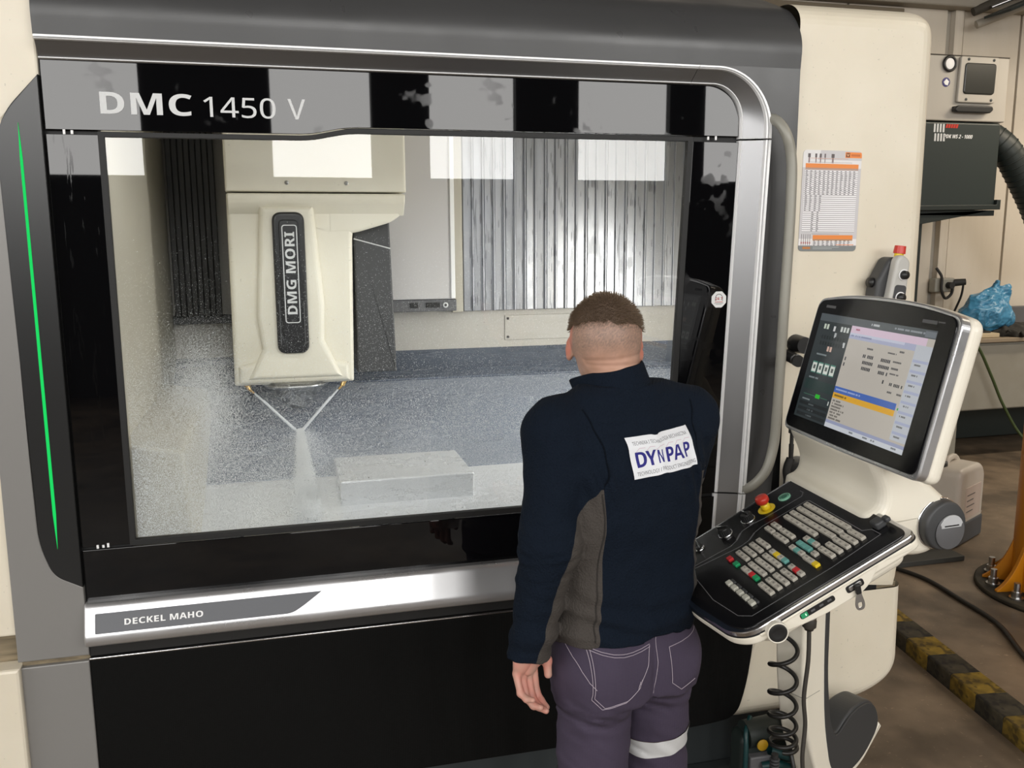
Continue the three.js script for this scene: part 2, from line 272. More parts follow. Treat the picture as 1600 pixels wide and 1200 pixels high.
const line = (a, b, n = 2) => Array.from({ length: n }, (_, i) => [a[0] + (b[0] - a[0]) * i / (n - 1), a[1] + (b[1] - a[1]) * i / (n - 1)]);
const corner = () => { const o = [], i = []; arc(o, 1.272, 2.213, 0.18, Math.PI / 2, 0, 16); arc(i, 1.272, 2.252, 0.094, Math.PI / 2, 0, 16); return [o, i]; };
const [co, ci] = corner(), runs = [
  [line([-0.528, 2.394], [1.211, 2.393]), line([-0.528, 2.344], [1.2, 2.346])],
  [[[1.2125, 2.393], ...co, [1.452, 2.193]], [[1.2015, 2.346], ...ci, [1.366, 2.193]]],
  [line([1.452, 2.188], [1.413, 1.104]), line([1.366, 2.188], [1.325, 1.104])],
  [[...line([1.413, 1.099], [1.404, 0.96]), [1.385, 0.88], [1.345, 0.83]], [...line([1.325, 1.099], [1.319, 0.97]), [1.305, 0.945], [1.27, 0.93]]],
];
const frame = msub('door_frame');
for (const [o, i] of runs) { const m = band(o, i, BEV, M.trimMetal, 'trim', frame); band(o, i, LIP, M.trimLip, 'trim_lip', frame); band(o, i, INN, M.trimLip, 'trim_lip', frame); }
// fixed header of black glass over the door
const header = msub('header_glass');
mk('black_pane', slab([[-0.527, 2.177], [0.085, 2.179], [0.12, 2.181, 0.03], [0.2, 2.197, 0.03], [0.24, 2.199], [1.362, 2.2], [1.362, 2.255, 0.01], [1.34, 2.31, 0.05], [1.285, 2.342, 0.03], [-0.527, 2.342]], -0.012, 0.0, 0.001), M.blackGloss, header);
mk('lettering', letters('DMC', 0.217, 0.054).translate(-0.398, 2.217, 0.0002), M.letterGrey, header);
mk('lettering', letters('1450', 0.178, 0.051, 0.001, fontR).translate(-0.153, 2.216, 0.0002), M.letterGrey, header);
mk('lettering', letters('V', 0.045, 0.051, 0.001, fontR).translate(0.056, 2.216, 0.0002), M.letterGrey, header);
// sliding door
const door = msub('door');
mk('black_pane', span(-0.527, -0.406, 1.097, 2.166, -0.012, 0.0, 0.001), M.blackGloss, door);
mk('black_pane', slab([[-0.527, 0.945], [1.33, 0.945], [1.328, 1.0], [1.324, 1.088], [-0.527, 1.088]], -0.012, 0.0, 0.001), M.blackGloss, door);
mk('black_pane', slab([[1.172, 1.1], [1.324, 1.1], [1.3645, 2.183], [1.216, 2.183]], -0.012, 0.0, 0.001), M.blackGloss, door);
const WINPTS = [[-0.394, 1.108], [1.152, 1.108], [1.1985, 2.183], [0.24, 2.183], [0.2, 2.181, 0.03], [0.12, 2.165, 0.03], [0.085, 2.163], [-0.394, 2.161]];
mk('window_pane', slab(WINPTS, -0.004, -0.003, 0), M.glass, door);
{ // rubber seal round the window
  const outer = poly([[-0.409, 1.092], [1.17, 1.092], [1.216, 2.196], [0.235, 2.196], [0.195, 2.193, 0.03], [0.117, 2.177, 0.03], [0.085, 2.175], [-0.409, 2.174]]), inner = new THREE.Path(poly(WINPTS).getPoints(6));
  mk('window_seal', slab(outer, -0.016, 0.003, 0.001, 0, [inner]), M.blackSeal, door);
  for (const [x, y, h] of [[-0.47, 2.166, 0.01], [-0.488, 2.1655, 0.012], [1.26, 2.188, 0.01], [1.285, 2.188, 0.012], [-0.492, 1.092, 0.01], [-0.478, 1.093, 0.008], [-0.466, 1.093, 0.012]]) mk('mark', span(x, x + 0.006, y, y + h, 0, 0.0035, 0.001), M.letterWhite, door);
}
// silver handle bar under the window, its face leaning back
{
  const pr = poly([[0.0, 0.948], [0.022, 0.948, 0.004], [0.03, 0.94, 0.006], [0.062, 0.862, 0.012], [0.056, 0.838, 0.008], [0.0, 0.836]]);
  const bar = msub('handle_bar'); mk('bar', new THREE.ExtrudeGeometry(pr, { depth: 1.86, bevelEnabled: true, bevelThickness: 0.006, bevelSize: 0.006, bevelOffset: -0.006, curveSegments: 8 }).rotateY(-Math.PI / 2).translate(1.335, 0, 0), M.barMetal, bar);
  const lean = Math.atan2(0.032, 0.078), onBar = (g) => g.rotateX(-lean).translate(0, 0.9, 0.0472);
  mk('nameplate', onBar(slab([[-0.503, -0.028, 0.003], [0.005, -0.028, 0.02], [0.035, -0.012, 0.03], [0.09, 0.025, 0.002], [-0.503, 0.025, 0.003]], -0.002, 0.0012, 0.0004)), M.decalGrey, bar);
  mk('lettering', onBar(letters('DECKEL MAHO', 0.2, 0.0165).translate(-0.43, -0.011, 0.0012)), M.letterWhite, bar);
}
// lower apron and plinth
mk('apron_rail', span(-0.532, 1.42, 0.79, 0.838, -0.06, 0.006, 0.004), M.blackPlastic);
mk('apron_lip', span(-0.532, 1.44, 0.783, 0.789, -0.05, 0.014, 0.0025), M.chrome);
mk('apron', slab([[-0.532, 0.31, 0.02], [1.3, 0.302, 0.1], [1.43, 0.315, 0.05], [1.462, 0.42, 0.12], [1.487, 0.6, 0.1], [1.47, 0.78], [-0.532, 0.782]], -0.06, 0.008, 0.005), M.blackPanel);
mk('plinth', span(-1.6, 1.9, 0, 0.34, -2.8, -0.1, 0.01), M.plinth);
mk('plinth_rail', span(-0.53, 1.5, 0.02, 0.10, -0.1, -0.02, 0.01), M.plinth);
// grab handle
{ const h = mk('grab_handle', tube([[1.452, 2.255, 0.0], [1.458, 2.243, 0.05], [1.474, 2.205, 0.078], [1.494, 2.14, 0.08], [1.5, 2.02, 0.08], [1.494, 1.7, 0.08], [1.485, 1.36, 0.08], [1.478, 1.26, 0.08], [1.455, 1.18, 0.078], [1.42, 1.125, 0.05], [1.405, 1.105, 0.0]], 0.0155, 90, 14), M.handleGrey); }
// small knobs on the cabinet front and a thin seam
mk('hand_knob', merge([rod([1.56, 1.535, 0.0], [1.53, 1.53, 0.115], 0.018, 0.018, 20), rod([1.585, 1.57, 0.0], [1.585, 1.57, 0.06], 0.03, 0.026, 24)]), M.blackPlastic);
mk('knob_ring', rod([1.5365, 1.531, 0.092], [1.534, 1.5306, 0.1], 0.0188, 0.0188, 20), M.chrome);
// inside: walls, floor, covers
const ins = msub('work_space');
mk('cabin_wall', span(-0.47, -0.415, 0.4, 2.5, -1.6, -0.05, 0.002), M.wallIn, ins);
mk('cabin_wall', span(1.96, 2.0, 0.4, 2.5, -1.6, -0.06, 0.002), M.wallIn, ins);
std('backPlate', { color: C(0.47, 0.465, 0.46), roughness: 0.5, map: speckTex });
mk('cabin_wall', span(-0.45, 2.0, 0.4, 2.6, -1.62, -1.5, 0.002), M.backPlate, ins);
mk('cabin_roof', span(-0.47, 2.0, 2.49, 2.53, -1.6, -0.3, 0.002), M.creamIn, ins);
mk('cabin_wall', span(-0.6, 1.209, 2.2, 2.45, -0.06, -0.014, 0.002), M.blackSeal, ins);
mk('cabin_wall', span(-0.405, 1.18, 0.4, 1.09, -0.06, -0.014, 0.002), M.blackSeal, ins);
mk('cabin_wall', span(1.218, 1.96, 0.4, 2.45, -0.06, -0.014, 0.002), M.blackSeal, ins);
mk('cabin_wall', span(-0.6, -0.41, 0.4, 2.19, -0.06, -0.014, 0.002), M.blackSeal, ins);
std('wetSteel', { color: C(0.3, 0.34, 0.42), roughness: 0.36, metalness: 0.3, roughnessMap: roughTex });
const sheet = (x0, x1, a, b, t, mat, name) => { const d = Math.hypot(b[0] - a[0], b[1] - a[1]); const g = box(x1 - x0, t, d, 0, -t / 2, 0, 0.003).rotateX(-Math.atan2(b[1] - a[1], b[0] - a[0])); return mk(name, g.translate((x0 + x1) / 2, (a[1] + b[1]) / 2, (a[0] + b[0]) / 2), mat, ins); };   // a, b = [z, y]
std('ledgeBlue', { color: C(0.16, 0.19, 0.25), roughness: 0.35, metalness: 0.5, roughnessMap: roughTex });
sheet(-0.43, 1.97, [-1.5, 1.4], [-1.3, 1.3], 0.01, M.ledgeBlue, 'chip_slope');
sheet(-0.43, 1.97, [-1.3, 1.296], [-0.62, 1.08], 0.01, M.wetSteel, 'chip_slope');
std('brushSteel', { color: C(0.8, 0.82, 0.85), roughness: 0.4, metalness: 0.25, roughnessMap: roughTex });
sheet(-0.43, 1.97, [-0.62, 1.078], [-0.05, 0.96], 0.01, M.brushSteel, 'chip_slope');
mk('work_table', span(0.18, 0.63, 0.98, 1.115, -0.78, -0.4, 0.006), M.brushSteel, ins);
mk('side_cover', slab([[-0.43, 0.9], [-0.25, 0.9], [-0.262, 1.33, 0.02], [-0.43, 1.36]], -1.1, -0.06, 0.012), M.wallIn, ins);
// left bellows of narrow upright slats
std('bellows', { color: C(0.028, 0.027, 0.026), roughness: 0.42, map: grayTex });
const bel = sub('slat_cover', mm, [-0.45, 0, 0]);
for (let i = 0; i < 8; i++) { const x = -0.4 + i * 0.0232; mk('slat', span(x, x + 0.0225, 1.58, 2.56, -1.46, -1.43 + (i % 2) * 0.004, 0.004), M.bellows, bel); }
mk('cover_rail', span(-0.41, -0.05, 1.55, 1.585, -1.49, -1.44, 0.004), M.darkGrey, ins);
// white way cover right of the head
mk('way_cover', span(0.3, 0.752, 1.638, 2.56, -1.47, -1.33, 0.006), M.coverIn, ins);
std('whiteEdge', { color: C(0.85, 0.85, 0.84), roughness: 0.25 });
mk('cover_edge', span(0.738, 0.757, 1.64, 2.56, -1.332, -1.322, 0.003), M.whiteEdge, ins);
mk('cover_foot', span(0.3, 0.765, 1.585, 1.636, -1.48, -1.34, 0.004), M.midGrey, ins);
for (const [x, w] of [[0.56, 0.035], [0.63, 0.06]]) mk('foot_block', span(x, x + w, 1.602, 1.624, -1.342, -1.334, 0.002), M.blackPlastic, ins);
mk('foot_ring', lathe([[0.006, 0], [0.012, 0], [0.012, 0.006], [0.006, 0.006]], 20).rotateX(Math.PI / 2).translate(0.715, 1.612, -1.34), M.letterGrey, ins);
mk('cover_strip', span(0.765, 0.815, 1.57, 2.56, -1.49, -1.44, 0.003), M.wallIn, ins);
// corrugated telescopic cover: upright steel panels, each with a folded edge
const stain = dataTex(512, (u, v) => { const b = sstep(0.7, 0.76, fbm(u, v + 0.4, 13, 2)), k = 0.82 - 0.17 * b; return [k, k * 1.005, k * 1.015]; });
const stainR = dataTex(256, (u, v) => { const b = sstep(0.62, 0.7, fbm(u, v + 0.4, 13, 2)), c = fbm(u, v, 10, 3); return [0, 0.7 + 0.3 * b + 0.2 * (c - 0.5), 0]; }, false);
const steelVars = [0, 1, 2].map((i) => { const t = rep(stain, 3 + i * 0.7, 0.9 + 0.17 * i); t.offset.set(i * 0.31, i * 0.17); return std('coverSteel' + i, { color: C(0.62, 0.63, 0.66), metalness: 0.7, roughness: 0.5, map: t, roughnessMap: stainR }); });
const tele = sub('corrugated_cover', mm, [-0.45, 0, 0]);
{
  const g = merge([span(-0.022, 0.019, 1.573, 2.56, -0.03, 0, 0.003), span(0.015, 0.0235, 1.573, 2.56, -0.03, 0.012, 0.003), span(-0.0235, -0.018, 1.573, 2.56, -0.03, -0.006, 0.002)]);
  const gp = g.attributes.position;
  for (let i = 0; i < 23; i++) { const h = g.clone(), gu = h.attributes.uv, ou = rnd(), ov = rnd(); for (let k = 0; k < gu.count; k++) gu.setXY(k, gp.getX(k) * 3 + ou, gp.getY(k) + ov); const m = mk('panel', h, steelVars[i % 3], tele); m.position.set(0.843 + i * 0.0485, 0, -1.45 - (i % 2) * 0.004); m.rotation.y = rr(-0.05, 0.05); }
}
mk('access_plate', span(1.02, 1.7, 1.43, 1.545, -1.502, -1.494, 0.003), M.backPlate, ins);
for (const [x, y] of [[1.035, 1.445], [1.035, 1.53], [1.66, 1.445], [1.66, 1.53], [1.9, 1.53], [1.9, 1.48]]) mk('screw', lathe([[0.006, 0], [0.006, 0.003], [0, 0.004]], 12).rotateX(Math.PI / 2).translate(x, y, -1.494), M.darkGrey, ins);
// spindle head
const head = msub('spindle_head');
{
  const Z = -0.86;
  mk('head_housing', slab([[-0.152, 2.068, 0.004], [0.488, 2.068, 0.004], [0.488, 2.6], [-0.152, 2.6]], -1.4, Z - 0.012, 0.01), M.creamIn, head);
  for (const x of [0.06, 0.27]) mk('screw', lathe([[0.0075, 0], [0.0075, 0.003], [0, 0.005]], 14).rotateX(Math.PI / 2).translate(x, 2.1, Z - 0.012), M.steel, head);
  mk('head_cowl', slab([[-0.152, 2.062, 0.003], [0.31, 2.062, 0.003], [0.289, 1.9, 0.01], [0.278, 1.365, 0.01], [-0.158, 1.365, 0.01]], -1.4, Z - 0.045, 0.018), M.creamIn, head);
  mk('head_cowl', slab([[0.2, 2.062, 0.003], [0.486, 2.062, 0.003], [0.485, 2.0, 0.05], [0.44, 1.962, 0.05], [0.3, 1.922, 0.02], [0.2, 1.92]], -1.4, Z - 0.044, 0.012), M.creamIn, head);
  // brow that overhangs the front face
  const br = poly([[Z - 0.05, 2.063], [Z - 0.004, 2.063, 0.01], [Z - 0.004, 2.035, 0.02], [Z - 0.05, 1.985]]);
  mk('head_brow', new THREE.ExtrudeGeometry(br, { depth: 0.62, bevelEnabled: true, bevelSize: 0.004, bevelThickness: 0.004, bevelOffset: -0.004 }).rotateY(-Math.PI / 2).scale(1, 1, 1).translate(0.478, 0, 0), M.creamIn, head);
  mk('head_shield', slab([[-0.04, 2.02], [0.15, 2.02], [0.178, 1.66], [0.172, 1.53], [0.235, 1.39], [-0.108, 1.39], [-0.052, 1.50], [-0.066, 1.62]], Z - 0.06, Z - 0.012, 0.022), M.creamIn, head);
  mk('head_shield', slab([[-0.14, 1.44], [-0.03, 1.47], [0.15, 1.47], [0.262, 1.44], [0.262, 1.372], [-0.142, 1.372]], Z - 0.07, Z - 0.026, 0.02), M.creamIn, head);
  std('badgeBlack', { color: C(0.02, 0.02, 0.022), roughness: 0.28 });
  const badge = mk('head_badge', merge([slab([[0.002, 1.487, 0.035], [0.115, 1.487, 0.035], [0.115, 1.997, 0.035], [0.002, 1.997, 0.035]], Z - 0.02, Z + 0.012, 0.011), slab([[0.024, 1.55, 0.015], [0.093, 1.55, 0.015], [0.093, 1.97, 0.02], [0.024, 1.97, 0.02]], Z + 0.01, Z + 0.018, 0.006)]), M.badgeBlack, head);
  const ring = (x0, x1, y0, y1, w, r) => { const h = new THREE.Path(poly([[x0 + w, y0 + w, r - w], [x1 - w, y0 + w, r - w], [x1 - w, y1 - w, r - w], [x0 + w, y1 - w, r - w]]).getPoints(6)); return slab(poly([[x0, y0, r], [x1, y0, r], [x1, y1, r], [x0, y1, r]]), Z + 0.0175, Z + 0.019, 0, 0, [h]); };
  mk('lettering', merge([ring(0.034, 0.088, 1.60, 1.952, 0.0035, 0.012), letters('DMG MORI', 0.295, 0.035, 0.0012).rotateZ(Math.PI / 2).translate(0.078, 1.632, Z + 0.018)]), M.letterGrey, head);
  for (const x of [0.014, 0.1]) mk('badge_line', span(x, x + 0.003, 1.52, 1.68, Z + 0.008, Z + 0.0135, 0.001), M.midGrey, head);
  mk('head_cover', slab([[0.3, 1.385, 0.004], [0.452, 1.385, 0.004], [0.436, 1.99, 0.004], [0.3, 1.955, 0.004]], -1.2, -0.99, 0.006), M.darkGrey, head);
  mk('cover_seam', rod([0.3, 1.9, -0.988], [0.438, 1.862, -0.988], 0.0025, 0.0025, 8), M.letterGrey, head);
  const nose = mk('spindle_nose', lathe([[0, 0], [0.03, 0], [0.036, 0.012], [0.05, 0.018], [0.056, 0.04], [0.078, 0.05], [0.082, 0.075], [0.12, 0.085], [0.125, 0.11], [0, 0.11]].map(([r, y]) => [r, y]), 40).translate(0.064, 1.262, Z - 0.13), M.steel, head);
  std('brass', { color: C(0.65, 0.42, 0.16), metalness: 1, roughness: 0.3 });
  for (const [x, s] of [[-0.118, 1], [0.246, -1]]) mk('coolant_nozzle', merge([rod([x, 1.37, Z - 0.09], [x + s * 0.012, 1.345, Z - 0.085], 0.011, 0.009), rod([x + s * 0.012, 1.345, Z - 0.085], [x + s * 0.026, 1.331, Z - 0.085], 0.006, 0.004)]), M.brass, head);
}
// work lamps inside: behind the header and on the right wall
{
  std('lamp_face', { color: C(0.8, 0.8, 0.8), emissive: C(1, 0.98, 0.94), emissiveIntensity: 3.2 });
  const lamp = (w, h, pos, to, k) => {
    const g = sub('work_lamp', mm, [pos[0] - 0.45, pos[1], pos[2]]); g.lookAt(V(...to)); mesh('lamp_case', box(w + 0.02, h + 0.02, 0.03, 0, 0, -0.018, 0.004), M.darkGrey, g); mesh('lamp_glow', box(w, h, 0.006, 0, 0, 0, 0.002), M.lamp_face, g);
    const L = new THREE.RectAreaLight(C(1, 0.98, 0.94), k, w, h); L.position.z = 0.006; L.rotation.y = Math.PI; L.name = numbered('work_light'); g.add(L);
  };
  lamp(0.8, 0.08, [0.1, 2.3, -0.15], [0.1, 1.2, -0.7], LED * 0.9);
  lamp(0.7, 0.08, [1.15, 2.3, -0.15], [1.15, 1.2, -0.7], LED * 1.2);
  lamp(0.12, 0.5, [1.9, 1.6, -0.35], [0.1, 1.12, -0.7], LED * 10.5);
}
// ---------------------------------------------------------------- coolant: two jets, the plume and mist below them, droplets on the pane
phys('coolant', { color: C(0.93, 0.95, 0.97), roughness: 0.6, transmission: 0.35, thickness: 0, ior: 1.33 });
std('droplet', { color: C(0.85, 0.87, 0.88), roughness: 0.35 });
const jetTo = [0.066, 1.165, -0.94];
for (const [x, l] of [[-0.09, 'thin white coolant jet slanting down from the left corner of the spindle head'], [0.218, 'thin white coolant jet slanting down from the right corner of the spindle head']]) {
  const s = x < 0.06 ? 1 : -1; tag(mesh('coolant_jet', merge([rod([x, 1.331, -0.944], [jetTo[0] - s * 0.012, 1.18, -0.942], 0.0035, 0.0065, 10), rod([x + s * 0.03, 1.302, -0.944], [jetTo[0] - s * 0.02, 1.187, -0.94], 0.0045, 0.0055, 8)]), M.coolant), l, 'coolant jet');
}
{
  const drop = new THREE.OctahedronGeometry(1, 0), m4 = new THREE.Matrix4(), q = new THREE.Quaternion(), gauss = () => (rnd() + rnd() + rnd() - 1.5) * 1.15;
  const spray = (name, n, mat, f, label) => { const im = new THREE.InstancedMesh(drop, mat, n); im.name = name; for (let i = 0; i < n; i++) { const [x, y, z, r, st = 1] = f(i); m4.compose(V(x, y, z), q, V(r, r * st, r)); im.setMatrixAt(i, m4); } im.userData.kind = 'stuff'; im.userData.label = label; im.userData.category = 'coolant spray'; scene.add(im); };
  spray('coolant_spray', 30000, M.droplet, () => { const t = Math.pow(rnd(), 0.9), y = 1.19 - t * 0.165, w = 0.014 + 0.04 * t; return [0.07 + gauss() * w * 0.7, y + Math.abs(gauss()) * 0.02 * t, -0.92 + gauss() * w * 0.6 + t * 0.6, rr(0.0006, 0.0015), 1.6]; }, 'plume of white coolant falling under the spindle and splashing on the steel below');
  spray('glass_droplets', 280000, M.droplet, () => { const k = rnd(); let x = rr(-0.388, 1.15), y = 1.112 + (1 - Math.sqrt(rnd())) * (k < 0.5 ? 0.28 : 0.85); if (k > 0.78) { x = -0.388 + (1 - Math.sqrt(rnd())) * 0.45; y = 1.112 + Math.abs(0.2 + gauss() * 0.22); } return [x, y, -0.0052, rr(0.00025, 0.0007) * (rnd() < 0.02 ? 1.8 : 1), 1]; }, 'fine coolant droplets sticking to the inside of the machine window');
  std('swarf', { color: C(0.05, 0.05, 0.05), roughness: 0.5 });
  spray('swarf_specks', 420, M.swarf, () => [rr(-0.36, 1.13), 1.115 + Math.pow(rnd(), 2.6) * 0.6, -0.0052, rr(0.0005, 0.0011) * (rnd() < 0.06 ? 1.8 : 1), 1], 'dark swarf specks sticking to the lower part of the machine window');
  // mist: fine droplets hanging in the air
  std('mistDrop', { color: C(0.86, 0.88, 0.9), roughness: 0.6 });
  const oct = new THREE.OctahedronGeometry(1, 0), N = 340000, im = new THREE.InstancedMesh(oct, M.mistDrop, N);
  for (let i = 0; i < N; i++) {
    const k = rnd(); let x, y, z;
    if (k < 0.3) { x = -0.27 + gauss() * 0.11; y = 1.32 + gauss() * 0.2; z = -0.75 + gauss() * 0.35; }
    else if (k < 0.55) { const t = rnd(); x = 0.08 + gauss() * (0.04 + 0.22 * t); y = 1.17 - 0.2 * t + gauss() * 0.03; z = -0.9 + t * 0.5 + gauss() * (0.05 + 0.12 * t); }
    else { x = rr(-0.36, 1.5); y = 1.0 + Math.pow(rnd(), 1.7) * 0.42; z = rr(-0.9, -0.08); }
    x = clamp(x, -0.4, 1.8); z = clamp(z, -1.42, -0.03); y = Math.max(y, 0.97); m4.compose(V(x, y, z), q, V(1, 1, 1).multiplyScalar(rr(0.00035, 0.0009))); im.setMatrixAt(i, m4);
  }
  im.name = 'coolant_mist'; im.userData.kind = 'stuff'; tag(im, 'pale coolant mist hanging in the lower half of the machine work space', 'mist'); scene.add(im);
}
// ---------------------------------------------------------------- operator console on its swing arm (faces left, -x)
const con = thing('control_console', 'cream operator console with a wide touch screen above a black sloping keyboard', 'control console', [1.45, 0, 0.55], rad(-3));
{
  // prism lying in x, z: outline points [x, z], from y0 down to y1
  const flat = (pts, y0, y1, b, r = 0, holes) => slab(pts, 0, y0 - y1, b, r, holes).rotateX(Math.PI / 2).translate(0, y0, 0);
  const K = sub('keyboard', con, [-0.0856, 1.243, -0.1628], [0, 0, rad(28.95)]), ck = (n, g, m, p = K) => mesh(n, g, m, p);
  const onK = (n, pos, rot = [0, 0, 0]) => { const o = sub(n, con); o.quaternion.copy(K.quaternion).multiply(new THREE.Quaternion().setFromEuler(new THREE.Euler(...rot))); o.position.copy(V(...pos).applyQuaternion(K.quaternion).add(K.position)); return o; };
  const out = (e) => [[0.02 + e, -0.012 - e, 0.02], [0.012 + e, 0.478 + e, 0.03], [-0.415, 0.455 + e, 0.05], [-0.44 - e, 0.41 + e, 0.03], [-0.466 - e, 0.22, 0.2], [-0.448 - e, 0.08, 0.08], [-0.40 - e, -0.02 - e, 0.05]];
  ck('housing', flat(out(0.012), -0.012, -0.038, 0.009), M.creamConsole);
  ck('housing', flat([[0.0, 0.0, 0.04], [0.0, 0.455, 0.04], [-0.39, 0.44, 0.05], [-0.43, 0.22, 0.1], [-0.38, 0.0, 0.08]], -0.02, -0.085, 0.03), M.creamConsole);
  ck('rim', flat(out(0.01), 0.0005, -0.0145, 0.003), M.trimBright);
  ck('rim_gap', flat(out(0.0112), -0.0135, -0.0155, 0), M.blackSeal);
  phys('keyPlate', { color: C(0.006, 0.006, 0.007), roughness: 0.22, ior: 1.5, specularIntensity: 0.7 });
  const plate = ck('key_plate', flat(out(-0.002), 0.0035, -0.005, 0.002), M.keyPlate);
  // grey border lines
  std('lineGrey', { color: C(0.16, 0.16, 0.165), roughness: 0.35 });
  const ribbon = (pts, w = 0.0016) => { const g = []; for (let i = 0; i + 1 < pts.length; i++) { const [t0, s0] = pts[i], [t1, s1] = pts[i + 1], L = Math.hypot(t1 - t0, s1 - s0); g.push(new THREE.BoxGeometry(L + w, 0.0006, w).rotateY(-Math.atan2(s1 - s0, -(t1 - t0))).translate(-(t0 + t1) / 2, 0.0036, (s0 + s1) / 2)); } return merge(g); };
  ck('border_line', merge([ribbon([[0.393, 0.112], [0.288, 0.136], [0.262, 0.141], [0.232, 0.137], [0.21, 0.12], [0.18, 0.114], [0.05, 0.125], [0.043, 0.133], [0.046, 0.373], [0.03, 0.39], [0.03, 0.425], [0.17, 0.43], [0.385, 0.42], [0.407, 0.39], [0.42, 0.28], [0.41, 0.16], [0.393, 0.112]]), ribbon([[0.383, 0.018], [0.398, 0.06], [0.394, 0.1], [0.28, 0.114], [0.255, 0.105], [0.227, 0.08], [0.19, 0.078], [0.16, 0.085], [0.043, 0.093], [0.03, 0.08], [0.03, 0.065]]), ribbon([[0.255, 0.102], [0.235, 0.085]], 0.004), ribbon([[0.235, 0.137], [0.212, 0.122]], 0.004)]), M.lineGrey, plate);
  const kc = { g: C(0.46, 0.43, 0.37), w: C(0.5, 0.49, 0.42), t: C(0.13, 0.36, 0.32), y: C(0.78, 0.56, 0.02), r: C(0.55, 0.02, 0.025), e: C(0.01, 0.3, 0.11) }, km = {};
  for (const k in kc) km[k] = std('key_' + k, { color: kc[k], roughness: 0.5 });
  std('keyMark', { color: C(0.2, 0.19, 0.17), roughness: 0.6 });
  const strips = [[0.1539, 0.0595, 0.3301, 'gggggggg'], [0.1522, 0.0805, 0.3284, 'gggggggg'], [0.1506, 0.1015, 0.3275, 'gggggggg'], [0.1514, 0.1215, 0.2772, 'gggggg'], [0.146, 0.1798, 0.1655, 'gg'], [0.1466, 0.16, 0.1663, 'gg'], [0.1954, 0.161, 0.2365, 'ggg'], [0.1961, 0.1815, 0.2363, 'ggg'],
    [0.2826, 0.144, 0.3235, 'gtg'], [0.2828, 0.165, 0.3235, 'ttt'], [0.2812, 0.1855, 0.3225, 'gtg'], [0.3536, 0.1667, 0.3536, 'g'], [0.3506, 0.1885, 0.3919, 'ggy'], [0.359, 0.0645, 0.399, 'ggg'], [0.3575, 0.0848, 0.3975, 'ggg'], [0.3565, 0.1052, 0.3965, 'ggg'], [0.3555, 0.126, 0.3955, 'ggg'], [0.3545, 0.1465, 0.3945, 'ggg'],
    [0.1733, 0.222, 0.2128, 'ggg'], [0.173, 0.2425, 0.2118, 'ggg'], [0.1724, 0.2628, 0.211, 'ggg'], [0.1712, 0.2828, 0.21, 'ggg'], [0.17, 0.311, 0.17, 'r'], [0.2076, 0.3114, 0.2076, 'e'], [0.2506, 0.226, 0.3105, 'gygt'], [0.2492, 0.2458, 0.309, 'gggg'], [0.2479, 0.2667, 0.308, 'gggg'], [0.2466, 0.287, 0.3067, 'gggg'], [0.2461, 0.3075, 0.306, 'ggre'],
    [0.3489, 0.2295, 0.3899, 'grg'], [0.347, 0.2503, 0.3888, 'ggg'], [0.3455, 0.2708, 0.3873, 'ggg'], [0.3452, 0.2914, 0.3867, 'ggg'], [0.3446, 0.3125, 0.3865, 'ggg'], [0.2623, 0.362, 0.3814, 'wwwww']];
  const keyG = box(0.0138, 0.008, 0.0188, 0, 0.004, 0, 0.0016), wideG = box(0.0138, 0.008, 0.0242, 0, 0.004, 0, 0.0016), markG = box(0.0045, 0.0006, 0.008, 0, 0.0081, 0, 0.0001);
  for (const [s0, t0, s1, cs] of strips) [...cs].forEach((c, i) => {
    const wide = cs.length > 5, k = ck('key', wide ? wideG : keyG, km[c], K); k.position.set(-t0, 0.003, cs.length > 1 ? s0 + (s1 - s0) * i / (cs.length - 1) : s0);
    if (c === 'g') { const m = mesh('key_mark', markG, M.keyMark, K); m.scale.set(rr(0.5, 1), 1, rr(0.5, 1.1)); m.position.copy(k.position).add(V(rr(-0.002, 0.002), 0, rr(-0.002, 0.002))); }
    if (c === 'w') mesh('key_base', box(0.007, 0.005, 0.02, 0.011, 0.0025, 0.001, 0.001), M.darkGrey, K).position.copy(k.position);
  });
  // knobs, emergency stop, start button
  std('red', { color: C(0.55, 0.035, 0.02), roughness: 0.35 }); std('yellow', { color: C(0.8, 0.58, 0.02), roughness: 0.4 }); std('greenBtn', { color: C(0.03, 0.16, 0.1), roughness: 0.3 }); std('greenRing', { color: C(0.25, 0.55, 0.4), roughness: 0.35 });
  const es = onK('emergency_stop', [-0.131, 0.003, 0.051]);
  mesh('stop_plate', lathe([[0, 0], [0.024, 0], [0.024, 0.002], [0.0, 0.0024]]), M.yellow, es); mesh('stop_collar', lathe([[0, 0.002], [0.014, 0.002], [0.0125, 0.012], [0.0115, 0.022], [0, 0.022]]), M.yellow, es);
  mesh('stop_button', lathe([[0, 0.02], [0.013, 0.02], [0.018, 0.026], [0.0185, 0.034], [0.016, 0.041], [0.006, 0.044], [0, 0.044]]), M.red, es);
  const gb = onK('start_button', [-0.072, 0.003, 0.05]); mesh('button_ring', lathe([[0.013, 0], [0.0175, 0], [0.017, 0.004], [0.0135, 0.004]]), M.greenRing, gb); mesh('button_face', lathe([[0, 0], [0.0134, 0], [0.0134, 0.003], [0, 0.0034]]), M.greenBtn, gb); mesh('button_mark', lathe([[0.0095, 0], [0.0108, 0], [0.0108, 0.0039], [0.0095, 0.0039]]), M.greenRing, gb);
